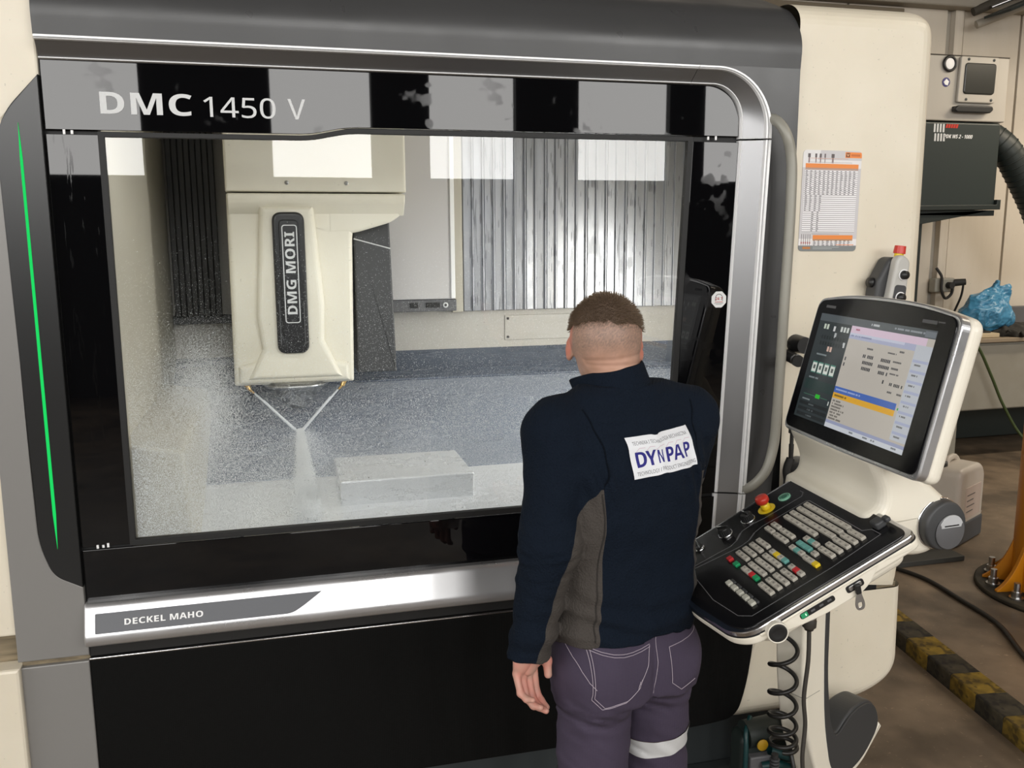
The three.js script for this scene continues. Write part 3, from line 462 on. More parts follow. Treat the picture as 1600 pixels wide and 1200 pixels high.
  for (const [t, s] of [[0.19, 0.051], [0.263, 0.052]]) {
    const kn = onK('override_knob', [-t, 0.003, s], [0, t * 9, 0]), fl = []; for (let i = 0; i < 18; i++) { const a = i / 18 * 2 * Math.PI; fl.push(new THREE.CylinderGeometry(0.0022, 0.0026, 0.02, 6).translate(0.0145 * Math.cos(a), 0.011, 0.0145 * Math.sin(a))); }
    mesh('knob_ring', lathe([[0.0175, 0], [0.0205, 0], [0.02, 0.006], [0.018, 0.006]], 40), M.chrome, kn); mesh('knob_body', merge([lathe([[0, 0], [0.0158, 0], [0.0145, 0.022], [0.011, 0.0245], [0, 0.0245]]), ...fl, box(0.03, 0.008, 0.006, 0, 0.026, 0, 0.002)]), M.blackPlastic, kn); mesh('knob_pointer', box(0.012, 0.001, 0.0016, 0.008, 0.0302, 0, 0.0004), M.letterWhite, kn);
  }
  const ks = onK('key_switch', [-0.342, 0.003, 0.042]); mesh('switch_ring', lathe([[0.009, 0], [0.0155, 0], [0.014, 0.006], [0.01, 0.007]], 32), M.chrome, ks); mesh('switch_body', lathe([[0, 0], [0.0105, 0], [0.01, 0.008], [0, 0.008]]), M.blackPlastic, ks); mesh('switch_key', merge([box(0.003, 0.014, 0.008, 0, 0.014, 0, 0.001), box(0.003, 0.012, 0.016, 0, 0.026, 0, 0.003)]), M.steel, ks);
  ck('clip', merge([box(0.028, 0.02, 0.03, -0.012, 0.012, 0.395, 0.006), box(0.014, 0.012, 0.02, 0.004, 0.02, 0.41, 0.004)]), M.darkGrey);
  // fittings on the side that faces the camera
  const side = onK('side_fittings', [-0.25, -0.05, 0.4765], [0, rad(-3.1), 0]);
  mesh('side_skirt', slab([[-0.15, 0.03, 0.01], [-0.15, 0.028, 0.01], [-0.085, 0.005, 0.03], [0.0, -0.007, 0.03], [0.1, -0.008, 0.02], [0.133, 0.006, 0.02], [0.16, 0.032, 0.01], [0.25, 0.02, 0.01], [0.25, 0.036, 0.004], [-0.15, 0.036, 0.004]], -0.05, 0.0, 0.003), M.creamConsole, side);
  mesh('port_strip', slab([[-0.052, 0.013, 0.007], [0.038, 0.012, 0.007], [0.038, 0.027, 0.007], [-0.052, 0.028, 0.007]], -0.002, 0.0012, 0.0006), M.blackPlastic, side);
  std('led_green', { color: C(0.01, 0.12, 0.05), roughness: 0.3, emissive: C(0.02, 0.22, 0.09) }); std('led_white', { color: C(0.5, 0.6, 0.5), emissive: C(0.35, 0.8, 0.5) });
  mesh('led_light', box(0.017, 0.012, 0.002, -0.041, 0.0205, 0.001, 0.002), M.led_green, side); mesh('led_light', box(0.003, 0.006, 0.002, -0.038, 0.0205, 0.0018, 0.001), M.led_white, side);
  for (const x of [-0.019, 0.003, 0.024]) mesh('port_mark', box(0.01, 0.005, 0.001, x, 0.0202, 0.001, 0.0003), M.midGrey, side);
  mesh('lock_recess', slab([[0.068, 0.009, 0.007], [0.113, 0.009, 0.007], [0.113, 0.027, 0.007], [0.068, 0.027, 0.007]], -0.002, 0.0015, 0.0006), M.blackPlastic, side);
  mesh('lock_plate', slab([[0.074, 0.0125, 0.005], [0.107, 0.0125, 0.005], [0.107, 0.0235, 0.005], [0.074, 0.0235, 0.005]], 0.0, 0.0025, 0.0008), M.steel, side);
  const kp = (g) => g.rotateZ(rad(-16)).translate(0.093, 0.018, 0.004); mesh('key_stem', kp(box(0.013, 0.024, 0.009, 0, -0.006, 0.004, 0.003)), M.blackPlastic, side);
  mesh('key_bow', kp(slab(poly([[-0.006, -0.015], [0.006, -0.015], [0.012, -0.045, 0.01], [0.008, -0.058, 0.008], [-0.008, -0.058, 0.008], [-0.012, -0.045, 0.01]]), 0.002, 0.005, 0.0006, 0, [new THREE.Path(poly([[-0.006, -0.038, 0.004], [0.006, -0.038, 0.004], [0.006, -0.053, 0.006], [-0.006, -0.053, 0.006]]).getPoints(4))])), M.steel, side);
  const st = sub('round_stud', con, [-0.394, 1.045, 0.322], [0, rad(-8), 0]);
  mesh('stud_body', lathe([[0, -0.07], [0.016, -0.07], [0.0235, -0.03], [0.0245, 0.0], [0.0225, 0.003], [0.021, 0.0]], 36).rotateX(Math.PI / 2), M.creamConsole, st); mesh('stud_cap', lathe([[0, -0.01], [0.021, -0.01], [0.021, 0.001], [0.0195, 0.003], [0.011, 0.0026], [0.0095, 0.0012], [0, 0.0012]], 36).rotateX(Math.PI / 2), M.blackPlastic, st);
  // body between keyboard and screen
  const neck = poly([[-0.105, 1.215, 0.01], [-0.1, 1.25, 0.01], [-0.066, 1.262, 0.02], [-0.06, 1.3, 0.02], [-0.072, 1.33, 0.03], [-0.1, 1.385, 0.02], [-0.06, 1.43, 0.02], [0.0, 1.42, 0.04], [0.04, 1.345, 0.06], [0.135, 1.265, 0.05], [0.15, 1.2, 0.04], [0.08, 1.13, 0.06], [-0.02, 1.14, 0.03]]);
  mesh('neck', new THREE.ExtrudeGeometry(neck, { depth: 0.34, bevelEnabled: true, bevelThickness: 0.035, bevelSize: 0.025, bevelOffset: -0.025, bevelSegments: 6, curveSegments: 8 }).translate(0, 0, -0.185), M.creamConsole, con);
  const pv = sub('pivot', con, [0.094, 1.217, 0.165], [0, rad(8), 0]);
  mesh('pivot_collar', lathe([[0, -0.06], [0.066, -0.06], [0.066, 0.018], [0.063, 0.022], [0, 0.022]], 44).rotateX(Math.PI / 2), M.trimBright, pv); mesh('pivot_hub', lathe([[0, 0], [0.0615, 0], [0.0615, 0.037], [0.056, 0.047], [0, 0.048]], 44).rotateX(Math.PI / 2), M.darkGrey, pv);
  mesh('pivot_dial', lathe([[0, 0.045], [0.043, 0.045], [0.042, 0.053], [0, 0.0545]], 40).rotateX(Math.PI / 2).translate(0.006, -0.013, 0), M.midGrey, pv);
  std('silverLabel', { color: C(0.5, 0.51, 0.52), roughness: 0.4 });
  const lab = new THREE.Shape(); lab.moveTo(-0.03, 0.0); lab.quadraticCurveTo(-0.031, 0.008, -0.034, 0.009); lab.quadraticCurveTo(-0.024, 0.031, 0, 0.031); lab.quadraticCurveTo(0.024, 0.031, 0.034, 0.009); lab.quadraticCurveTo(0.031, 0.008, 0.03, 0.0); lab.closePath();
  mesh('pivot_label', slab(lab, 0.046, 0.0505, 0.0008).translate(0.006, -0.001, 0.004), M.silverLabel, pv); mesh('pivot_label_mark', box(0.044, 0.0032, 0.0008, 0.006, 0.004, 0.0548, 0.0002), M.blackPlastic, pv);
  // screen
  const D = sub('screen', con, [-0.014, 1.699, -0.1915], [0, 0, rad(-14.06)]);
  const back = (pts, x0, x1, b) => slab(pts, x0, x1, b).rotateY(Math.PI / 2);   // outline [-s, y], thickness along +x
  const dout = (e) => [[0.036 + e, -0.322 - e, 0.025], [0.03 + e, 0.034 + e * 0.5, 0.03], [-0.1, 0.05 + e, 0.1], [-0.25, 0.054 + e, 0.1], [-0.4, 0.05 + e, 0.1], [-0.53 - e, 0.034 + e * 0.5, 0.03], [-0.534 - e, -0.322 - e, 0.025], [-0.25, -0.326 - e, 0.1]];
  mesh('screen_back', back(dout(0.011), 0.018, 0.062, 0.02), M.creamConsole, D); mesh('screen_frame', back(dout(0.009), -0.002, 0.024, 0.004), M.barMetal, D);
  phys('bezelBlack', { color: C(0.004, 0.004, 0.005), roughness: 0.14, ior: 1.5, specularIntensity: 0.55 });
  mesh('bezel', back(dout(-0.001), -0.006, 0.004, 0.002), M.bezelBlack, D);
  const ui = canvasTex(1024, 640, (g, w, h) => {
    const R = (x, y, a, b, c) => { g.fillStyle = c; g.fillRect(x, y, a, b); }, dash = (x, y, n, c, s = 9) => { g.fillStyle = c; for (let i = 0; i < n; i++) if (rnd() > 0.12) g.fillRect(x + i * s * 0.75, y, s * 0.55, s); };
    R(0, 0, w, h, '#bdb6ac'); R(0, 0, 330, h, '#2b3335'); R(0, 0, w, 44, '#4d5458');
    dash(500, 16, 8, '#c8ccd0', 12); dash(700, 16, 32, '#9aa0a6', 10); R(940, 8, 80, 30, '#6a7178');
    R(330, 44, 640, 40, '#d6bfd0'); R(330, 84, 570, 34, '#a9adc6'); R(330, 84, 480, 14, '#c4c7d8'); R(900, 84, 124, 500, '#bdc1c8'); dash(360, 58, 7, '#a04060', 10); dash(345, 95, 28, '#7880a0', 9);
    for (const [x, y, n, s] of [[520, 150, 7, 10], [700, 150, 12, 8], [790, 132, 5, 10], [500, 190, 7, 18], [510, 225, 7, 18], [515, 258, 6, 18], [660, 190, 6, 18], [650, 225, 7, 18], [665, 258, 6, 18], [760, 190, 10, 9], [760, 225, 7, 11], [760, 255, 12, 8], [345, 190, 1, 20], [345, 225, 1, 20], [345, 258, 1, 20], [720, 300, 1, 20], [780, 305, 9, 16], [780, 350, 5, 10], [850, 350, 6, 10], [690, 400, 2, 22], [760, 400, 5, 20], [690, 445, 4, 10], [770, 445, 3, 10]]) dash(x, y, n, '#3a3a3e', s);
    R(330, 395, 560, 0, '#000'); R(330, 400, 550, 36, '#4668b4'); R(330, 436, 550, 32, '#e0a832'); dash(345, 412, 34, '#aebce0', 9); dash(345, 446, 14, '#5c4a20', 11);
    for (let i = 0; i < 7; i++) dash(345, 478 + i * 17, 10 + (i * 5) % 8, '#5a5650', 10);
    R(330, 596, 694, 18, '#9aa0bc'); R(330, 614, 694, 26, '#ccd0d6'); for (const x of [560, 690, 760, 930]) dash(x, 620, 6, '#50555c', 9);
    for (let i = 0; i < 8; i++) { R(905, 160 + i * 54, 116, 14, '#a8aec8'); dash(925, 182 + i * 54, 7, '#555', 9); }
    R(893, 420, 10, 12, '#30a040');
    for (const [x, y, c] of [[60, 60, '#c8d0c0'], [90, 60, '#c8d0c0'], [160, 66, '#d0d0d0'], [232, 62, '#c8ccc8'], [262, 62, '#c8ccc8'], [292, 62, '#c8ccc8'], [185, 104, '#b0b4b4'], [290, 150, '#c0c4c4'], [150, 190, '#d0b0a0'], [178, 190, '#d0b0a0']]) R(x, y, 20, 30, c);
    for (let i = 0; i < 9; i++) { R(60 + i * 27, 128, 18, 22, '#1d2426'); R(60 + i * 27, 166, 18, 22, '#1d2426'); }
    dash(60, 240, 14, '#8a9496', 10); for (let i = 0; i < 4; i++) { R(48 + i * 62, 290, 50, 70, '#4a8070'); R(51 + i * 62, 298, 44, 56, '#d4d8d0'); R(62 + i * 62, 312, 22, 24, '#5a605c'); }
    dash(40, 384, 14, '#8a9496', 10); R(20, 400, 300, 60, '#243634'); R(40, 492, 250, 4, '#3c6a58'); R(165, 480, 46, 24, '#28b428'); dash(40, 520, 12, '#8a9496', 9); for (let i = 0; i < 3; i++) { R(20, 540 + i * 34, 296, 20, '#1e2224'); dash(120, 546 + i * 34, 9, '#5a6264', 9); } R(304, 500, 10, 24, '#c8ccc8');
  });
  std('screen_display', { color: C(0.01, 0.01, 0.01), roughness: 0.14, emissive: C(1, 1, 1), emissiveMap: ui, emissiveIntensity: 0.95 });
  mesh('display', new THREE.PlaneGeometry(0.476, 0.287).rotateY(-Math.PI / 2).translate(-0.0064, -0.1435, 0.238), M.screen_display, D);
  { const L = new THREE.RectAreaLight(C(1, 0.97, 0.93), 0.12, 0.46, 0.27); L.position.set(-0.012, -0.1435, 0.238); L.rotation.y = Math.PI / 2; L.name = 'screen_light'; D.add(L); }
  mesh('bezel_mark', merge([box(0.001, 0.007, 0.045, -0.0062, 0.02, 0.035, 0.0003), box(0.001, 0.008, 0.05, -0.0062, 0.018, 0.44, 0.0003), box(0.001, 0.003, 0.022, -0.0062, 0.02, 0.48, 0.0003)]), M.midGrey, D);
  // swing arm: an upright with a dark inlay that curves back under the machine
  const arm = sub('swing_arm', con, [0.0095, 0, -0.2], [0, rad(28), 0]);
  const J = [[-0.055, 1.19], [0.07, 1.19], [0.087, 0.6, 0.2], [0.12, 0.44, 0.1], [0.2, 0.26, 0.06], [0.33, 0.24, 0.05], [0.44, 0.32, 0.02], [0.445, 0.305, 0.02], [0.34, 0.215, 0.05], [0.2, 0.185, 0.1], [0.09, 0.24, 0.1], [0.0, 0.42, 0.2], [-0.045, 0.65, 0.2]];
  mesh('arm_case', slab(J, -0.095, 0.003, 0.012), M.creamConsole, arm);
  mesh('arm_foot', slab([[0.08, 0.5, 0.05], [0.12, 0.44, 0.06], [0.155, 0.375, 0.05], [0.25, 0.44, 0.08], [0.38, 0.43, 0.06], [0.436, 0.32, 0.05], [0.335, 0.238, 0.05], [0.2, 0.208, 0.08], [0.12, 0.3, 0.08]], -0.085, 0.0005, 0.01), M.darkGrey, arm);
  mesh('arm_inlay', slab([[0.052, 1.12, 0.004], [0.069, 1.12, 0.004], [0.085, 0.6, 0.2], [0.117, 0.44, 0.06], [0.154, 0.372, 0.05], [0.25, 0.433, 0.08], [0.375, 0.424, 0.06], [0.427, 0.322, 0.05], [0.333, 0.24, 0.05], [0.2, 0.212, 0.08], [0.135, 0.28, 0.08], [0.085, 0.45, 0.15], [0.062, 0.68, 0.2]], 0.0, 0.0065, 0.002), M.darkGrey, arm);
  mesh('arm_seam', span(-0.03, 0.05, 0.568, 0.5705, -0.05, 0.0035, 0.001), M.handleGrey, arm);
  mesh('arm_head', span(-0.07, 0.08, 1.1, 1.2, -0.1, 0.03, 0.02), M.creamConsole, arm);
}
// cables at the console
std('cableBlack', { color: C(0.012, 0.011, 0.01), roughness: 0.4 }); std('cableGrey', { color: C(0.045, 0.04, 0.034), roughness: 0.5 });
{
  const c = thing('coiled_cable', 'black coiled cable hanging under the console keyboard', 'cable', [1.362, 0, 0.365]), pts = [[-0.02, 1.0, 0.0]];
  const N = 7 * 18, yAt = (t) => 0.93 - 0.5 * (1 - (1 - t) ** 1.75);
  for (let i = 0; i <= N; i++) { const t = i / N, a = t * 7 * 2 * Math.PI + 2.2; pts.push([0.02 * t + 0.038 * Math.cos(a), yAt(t), 0.038 * Math.sin(a)]); }
  mesh('coil', tube(pts, 0.0065, 760, 8), M.cableBlack, c); mesh('coil_end', tube([[0.03, 0.43, 0.02], [0.03, 0.35, 0.05], [0.02, 0.2, 0.02], [0.05, 0.06, -0.1]], 0.0065, 40, 8), M.cableBlack, c);
  const d = thing('straight_cable', 'thin dark cable with a plug at each end running down the console arm', 'cable', [1.389, -0.055, 0.45]);
  mesh('cord', tube([[0, 0.9, 0.0], [0.0, 0.8, 0.004], [-0.006, 0.68, 0.002], [0.004, 0.6, 0.0], [-0.002, 0.5, 0.004], [0.012, 0.4, 0.0], [0.015, 0.36, 0.0]], 0.006, 60, 10), M.cableGrey, d);
  const plug = [[0, 0], [0.012, 0], [0.014, 0.006], [0.019, 0.01], [0.0195, 0.028], [0.017, 0.034], [0.0165, 0.04], [0.02, 0.044], [0.02, 0.058], [0.014, 0.066], [0.012, 0.11], [0, 0.11]];
  mesh('plug', lathe(plug, 24).translate(0, 0.885, 0), M.cableGrey, d); mesh('plug', lathe([[0, 0], [0.022, 0], [0.022, 0.06], [0.019, 0.085], [0.009, 0.092], [0, 0.092]], 24).translate(0.016, 0.29, 0), M.cableGrey, d); mesh('plug_ring', lathe([[0.0168, 0], [0.0185, 0], [0.0185, 0.007], [0.0168, 0.007]], 24).translate(0, 0.919, 0), M.steel, d);
}
{
  const g = thing('ribbed_hose', 'short grey ribbed hose standing beside the foot of the console arm', 'hose', [1.39, 0, 0.31]), rings = [];
  for (let i = 0; i < 26; i++) rings.push(new THREE.TorusGeometry(0.011, 0.0042, 8, 18).rotateX(Math.PI / 2).translate(0, 0.09 + i * 0.0105, 0));
  mesh('hose_core', rod([0, 0, 0], [0, 0.37, 0], 0.0105), M.rubber, g); rings.forEach((r) => mesh('rib', r, M.darkGrey, g));
}
{ // flushing gun and its grey holder behind the console
  const g = thing('flushing_gun', 'black flushing gun hanging in a grey holder behind the console', 'spray gun', [1.548, 1.1, 0.06]);
  mesh('nozzle', lathe([[0, 0], [0.007, 0], [0.008, 0.05], [0.006, 0.052], [0.006, 0.085], [0.011, 0.087], [0.011, 0.105], [0.006, 0.108], [0, 0.116]], 16).translate(0, 0.11, 0.01), M.rubber, g);
  mesh('grip', tube([[0, 0.115, 0.01], [-0.012, 0.08, 0.01], [-0.006, 0.04, 0.01], [0.004, -0.02, 0.01], [0.004, -0.1, 0.0]], 0.013, 40, 12), M.rubber, g);
  mesh('holder', slab([[0.008, -0.1, 0.02], [0.11, -0.1, 0.02], [0.115, 0.1, 0.03], [0.03, 0.11, 0.04], [0.008, 0.06, 0.03]], -0.05, 0.03, 0.014), M.midGrey, g);
}
{ // hand pendant on the cabinet
  const p = thing('hand_pendant', 'small hand control with red button and knobs hanging on the cabinet above the console', 'remote control', [1.86, 1.6, 0.012], 0), q = sub('pendant_body', p, [0, 0, 0.03], [0, 0, rad(-6)]);
  mesh('case_back', slab([[-0.055, -0.1, 0.02], [0.02, -0.1, 0.02], [0.02, 0.24, 0.04], [-0.02, 0.24, 0.05], [-0.045, 0.18, 0.02], [-0.052, 0.165, 0.01]], -0.03, 0.03, 0.012), M.darkGrey, q);
  std('pendantFace', { color: C(0.48, 0.47, 0.44), roughness: 0.4 });
  mesh('case_front', slab([[-0.038, -0.1, 0.02], [0.045, -0.1, 0.02], [0.033, 0.235, 0.03], [0.0, 0.25, 0.04], [-0.018, 0.235, 0.04]], 0.026, 0.06, 0.01), M.pendantFace, q);
  mesh('inlay', slab([[-0.024, -0.1, 0.01], [0.035, -0.1, 0.01], [0.03, 0.155, 0.012], [-0.012, 0.155, 0.012]], 0.058, 0.0615, 0.001), M.darkGrey, q);
  for (const y of [0.187, 0.117]) { mesh('knob', lathe([[0, 0], [0.0145, 0], [0.013, 0.014], [0, 0.016]], 24).rotateX(Math.PI / 2).translate(0.012, y, 0.06), M.blackPlastic, q); mesh('knob_ring', lathe([[0.0145, 0], [0.0175, 0], [0.0175, 0.003], [0.0145, 0.003]], 24).rotateX(Math.PI / 2).translate(0.012, y, 0.0605), M.letterWhite, q); }
  mesh('wheel', lathe([[0, 0], [0.03, 0], [0.028, 0.012], [0, 0.014]], 32).rotateX(Math.PI / 2).translate(0.004, 0.045, 0.061), M.blackPlastic, q);
  for (const a of [0.7, 1.9]) mesh('wheel_mark', new THREE.TorusGeometry(0.034, 0.002, 6, 10, 0.6).rotateZ(a).translate(0.004, 0.045, 0.0615), M.letterWhite, q);
  mesh('stop_collar', rod([0.008, 0.24, 0.03], [0.0085, 0.254, 0.03], 0.014), M.yellow, q); mesh('stop_button', rod([0.0085, 0.252, 0.03], [0.009, 0.276, 0.03], 0.0185, 0.017, 24), M.red, q);
  mesh('side_button', lathe([[0, 0], [0.016, 0], [0.015, 0.014], [0, 0.017]], 20).rotateZ(Math.PI / 2).translate(-0.05, 0.155, 0.0), M.blackPlastic, q);
}
{ // speed chart
  const t = canvasTex(420, 640, (g, w, h) => {
    const R = (x, y, a, b, c) => { g.fillStyle = c; g.fillRect(x, y, a, b); };
    R(0, 0, w, h, '#c9c6c8'); g.fillStyle = '#e4e2e2'; g.beginPath(); g.moveTo(0, 0); g.lineTo(125, 0); g.lineTo(105, 60); g.lineTo(w, 60); g.lineTo(w, 110); g.lineTo(0, 110); g.fill(); R(0, 560, w, 42, '#e6e2e2');
    R(300, 8, 120, 36, '#eb8a3c'); g.fillStyle = '#d9542a'; g.font = 'bold 30px sans-serif'; R(305, 12, 28, 28, '#7a3c14'); g.strokeStyle = '#f4c090'; g.lineWidth = 4; g.beginPath(); g.moveTo(311, 18); g.lineTo(319, 32); g.lineTo(327, 18); g.stroke(); R(342, 20, 66, 14, '#c86a28');
    for (const [x, a] of [[34, 18], [84, 14], [116, 14], [150, 10], [200, 22]]) { R(x, 22, a, 24, '#5a5050'); R(x + a * 0.2, 46, a * 0.6, 34, '#8a7878'); } R(52, 50, 270, 2, '#c88868'); R(52, 74, 300, 3, '#b0a8a8');
    R(20, 84, 380, 26, '#e8893a'); R(20, 110, 380, 12, '#b09080');
    for (let i = 0; i < 30; i++) { const y = 128 + i * 13; R(18, y, 380, 7, '#f2f0f2'); R(18, y + 8, 380, 2, '#8a8688'); const n = i < 12 ? 12 : i < 20 ? 4 : 2; for (let k = 0; k < n; k++) { const x = n === 2 ? 80 + k * 38 : n === 4 ? 26 + k * 34 : 24 + k * 31; R(x, y + 1, 18 * rr(0.6, 1), 5, '#706c70'); } }
    R(90, 528, 200, 3, '#8a8688'); R(100, 536, 290, 26, '#e8893a'); R(100, 562, 290, 10, '#b08868'); for (let i = 0; i < 5; i++) { R(100, 578 + i * 0, 0, 0, '#000'); }
    for (let i = 0; i < 5; i++) { const y = 572 + i * 9; R(100, y, 290, 5, '#f0eeee'); R(100, y + 6, 290, 2, '#8a8688'); for (let k = 0; k < 9; k++) R(106 + k * 31, y, 20 * rr(0.5, 1), 4, '#706c70'); }
    for (let i = 0; i < 5; i++) { R(18 + i * 15, 530, 3, 72, '#4a4644'); R(16 + i * 15, 580, 8, 12, '#a05050'); } R(270, 596, 130, 5, '#d88858');
    R(0, 604, w, 36, '#7c8080'); R(30, 612, 56, 14, '#c07838'); R(104, 612, 190, 4, '#a8acac'); R(104, 622, 140, 4, '#a8acac');
  });
  std('chart', { color: C(1, 1, 1), map: t, roughness: 0.45 });
  const g = slab([[0, 0, 0.014], [0.206, 0, 0.014], [0.206, 0.307, 0.014], [0, 0.307, 0.014]], 0, 0.0015, 0.0004); const u = g.attributes.uv, P = g.attributes.position; for (let i = 0; i < u.count; i++) u.setXY(i, P.getX(i) / 0.206, P.getY(i) / 0.307);
  const m = tag(mesh('tool_chart', g, M.chart), 'laminated cutting data chart with orange bands stuck on the cream cabinet', 'chart'); m.position.set(1.578, 1.859, 0.0055); m.rotation.z = rad(-0.6);
}
{ // octagonal sticker on the black glass
  const t = canvasTex(256, 256, (g, w) => { g.fillStyle = '#d8d8d6'; g.fillRect(0, 0, w, w); g.strokeStyle = '#444'; g.lineWidth = 9; g.beginPath(); g.moveTo(70, 150); g.lineTo(70, 110); g.arc(128, 108, 58, Math.PI, 0); g.lineTo(186, 150); g.stroke(); g.fillStyle = '#a03030'; g.font = 'bold 62px sans-serif'; g.textAlign = 'center'; g.fillText('24 7', 128, 138); g.fillStyle = '#b04040'; g.fillRect(64, 160, 128, 9); g.fillStyle = '#777'; g.fillRect(52, 180, 152, 7); g.fillRect(80, 196, 96, 6); });
  std('sticker', { color: C(1, 1, 1), map: t, roughness: 0.5 }); const p = []; for (let i = 0; i < 8; i++) { const a = (i + 0.5) / 8 * 2 * Math.PI; p.push([0.0265 * Math.cos(a), 0.0265 * Math.sin(a), 0.002]); }
  const g = slab(p, 0, 0.001, 0), u = g.attributes.uv, P = g.attributes.position; for (let i = 0; i < u.count; i++) u.setXY(i, P.getX(i) / 0.053 + 0.5, P.getY(i) / 0.053 + 0.5);
  tag(mesh('sticker', g, M.sticker), 'white octagonal sticker on the black glass right of the machine window', 'sticker').position.set(1.316, 1.715, 0.0005);
}
// ---------------------------------------------------------------- things right of the machine
std('extractGrey', { color: C(0.42, 0.39, 0.34), roughness: 0.5 }); std('extractGreen', { color: C(0.022, 0.03, 0.028), roughness: 0.4 }); std('standGreen', { color: C(0.012, 0.018, 0.016), roughness: 0.5 });
{
  const t = thing('fume_extractor', 'grey and dark green filter unit on a stand against the back wall', 'extractor', [5.47, 0, -3.9]);
  const Z = 0.1;   // local front plane = world z -3.8
  mesh('top_box', span(-0.5, 0.37, 2.79, 3.29, -0.55, Z, 0.01), M.extractGrey, t); mesh('lower_box', span(-0.5, 0.35, 2.09, 2.785, -0.5, Z - 0.01, 0.02), M.extractGreen, t);
  mesh('lid_gap', span(-0.5, 0.37, 3.288, 3.296, -0.55, Z + 0.002, 0.002), M.darkGap, t);
  const pl = mesh('filter_plate', slab([[-0.13, 2.93, 0.02], [0.23, 2.93, 0.02], [0.25, 3.285, 0.02], [-0.12, 3.285, 0.02]], Z, Z + 0.03, 0.01), M.extractGrey, t);
  std('screenDark', { color: C(0.012, 0.013, 0.01), roughness: 0.3 }); mesh('filter_window', slab([[-0.085, 2.995, 0.03], [0.21, 2.995, 0.03], [0.215, 3.235, 0.03], [-0.08, 3.235, 0.03]], Z + 0.01, Z + 0.04, 0.008), M.screenDark, pl);
  for (const x of [-0.05, 0.19]) for (const y of [2.955, 3.262]) mesh('screw', lathe([[0.011, 0], [0.011, 0.004], [0, 0.006]], 12).rotateX(Math.PI / 2).translate(x, y, Z + 0.03), M.extractGreen, pl);
  mesh('gauge_face', lathe([[0, 0.01], [0.05, 0.01], [0.05, 0.014], [0, 0.016]], 30).rotateX(Math.PI / 2).translate(-0.21, 3.225, Z), M.letterWhite, t); mesh('gauge_ring', new THREE.TorusGeometry(0.053, 0.012, 10, 34).translate(-0.21, 3.225, Z + 0.012), M.blackPlastic, t);
  std('badgeBlue', { color: C(0.02, 0.015, 0.14), roughness: 0.5 }); mesh('round_badge', lathe([[0, 0], [0.036, 0], [0.036, 0.003], [0, 0.003]], 28).rotateX(Math.PI / 2).translate(-0.225, 3.085, Z), M.badgeBlue, t);
  mesh('badge_mark', slab([[-0.25, 3.085], [-0.225, 3.11], [-0.2, 3.09], [-0.21, 3.06], [-0.235, 3.065]], Z + 0.002, Z + 0.005, 0), M.letterWhite, t);
  mesh('carry_handle', merge([slab([[-0.17, 2.875, 0.02], [-0.15, 2.85, 0.01], [0.17, 2.85, 0.01], [0.2, 2.875, 0.02], [0.19, 2.905, 0.02], [-0.14, 2.905, 0.02]], Z + 0.02, Z + 0.06, 0.01), span(-0.15, -0.11, 2.86, 2.9, Z - 0.01, Z + 0.03), span(0.14, 0.18, 2.86, 2.9, Z - 0.01, Z + 0.03)]), M.blackPlastic, t);
  mesh('lettering', letters('PDK WS 2 - 1000', 0.27, 0.03).applyMatrix4(new THREE.Matrix4().makeShear(0, 0, 0.25, 0, 0, 0)).translate(-0.2, 2.655, Z - 0.0095), M.letterWhite, t);
  mesh('lettering', merge([0, 1, 2, 3, 4].map((i) => slab([[-0.19 + i * 0.024, 2.735], [-0.172 + i * 0.024, 2.735], [-0.164 + i * 0.024, 2.765], [-0.182 + i * 0.024, 2.765]], Z - 0.01, Z - 0.0085, 0))), M.red, t);
  mesh('lettering', merge([0, 1, 2, 3].flatMap((i) => [span(-0.3 + i * 0.028, -0.284 + i * 0.028, 2.7, 2.765, Z - 0.01, Z - 0.0085, 0), span(-0.29 + i * 0.028, -0.274 + i * 0.028, 2.63, 2.69, Z - 0.01, Z - 0.0085, 0)])), M.letterGrey, t);
  mesh('bracket', merge([slab([[-0.5, 2.08], [0.38, 2.09], [0.38, 2.17], [0.345, 2.17], [0.34, 2.13], [-0.5, 2.12]], Z - 0.02, Z + 0.02, 0.004), slab([[-0.4, 2.06], [0.3, 2.085], [0.3, 2.075], [-0.36, 1.97], [-0.4, 1.97]], -0.4, Z - 0.02, 0.004), span(-0.5, 0.36, 2.04, 2.085, -0.5, Z - 0.02, 0.004)]), M.standGreen, t);
  mesh('post', span(-0.39, -0.31, 0, 2.06, -0.05, 0.05, 0.006), M.standGreen, t); mesh('foot', span(-0.6, -0.2, 0, 0.05, -0.3, 0.3, 0.01), M.standGreen, t);
  mesh('outlet', rod([0.33, 2.72, -0.1], [0.43, 2.68, -0.08], 0.1, 0.1, 24), M.extractGrey, t);
  const hs = [[0.4, 2.7, -0.08], [0.5, 2.6, -0.02], [0.66, 2.38, 0.0], [0.9, 2.02, 0.0], [1.2, 1.6, -0.1]];
  mesh('suction_hose', tube(hs, 0.115, 60, 20), M.standGreen, t);
  const cv = new THREE.CatmullRomCurve3(hs.map((p) => V(...p)), false, 'centripetal'); for (let i = 1; i < 26; i++) { const p = cv.getPointAt(i / 26), d = cv.getTangentAt(i / 26); mesh('hose_rib', new THREE.TorusGeometry(0.115, 0.006, 6, 26).applyQuaternion(new THREE.Quaternion().setFromUnitVectors(V(0, 0, 1), d)).translate(p.x, p.y, p.z), M.standGreen, t); }
}
std('benchPaint', { color: C(0.3, 0.29, 0.26), roughness: 0.55, map: speckTex }); std('benchTop', { color: C(0.28, 0.22, 0.15), roughness: 0.6 });
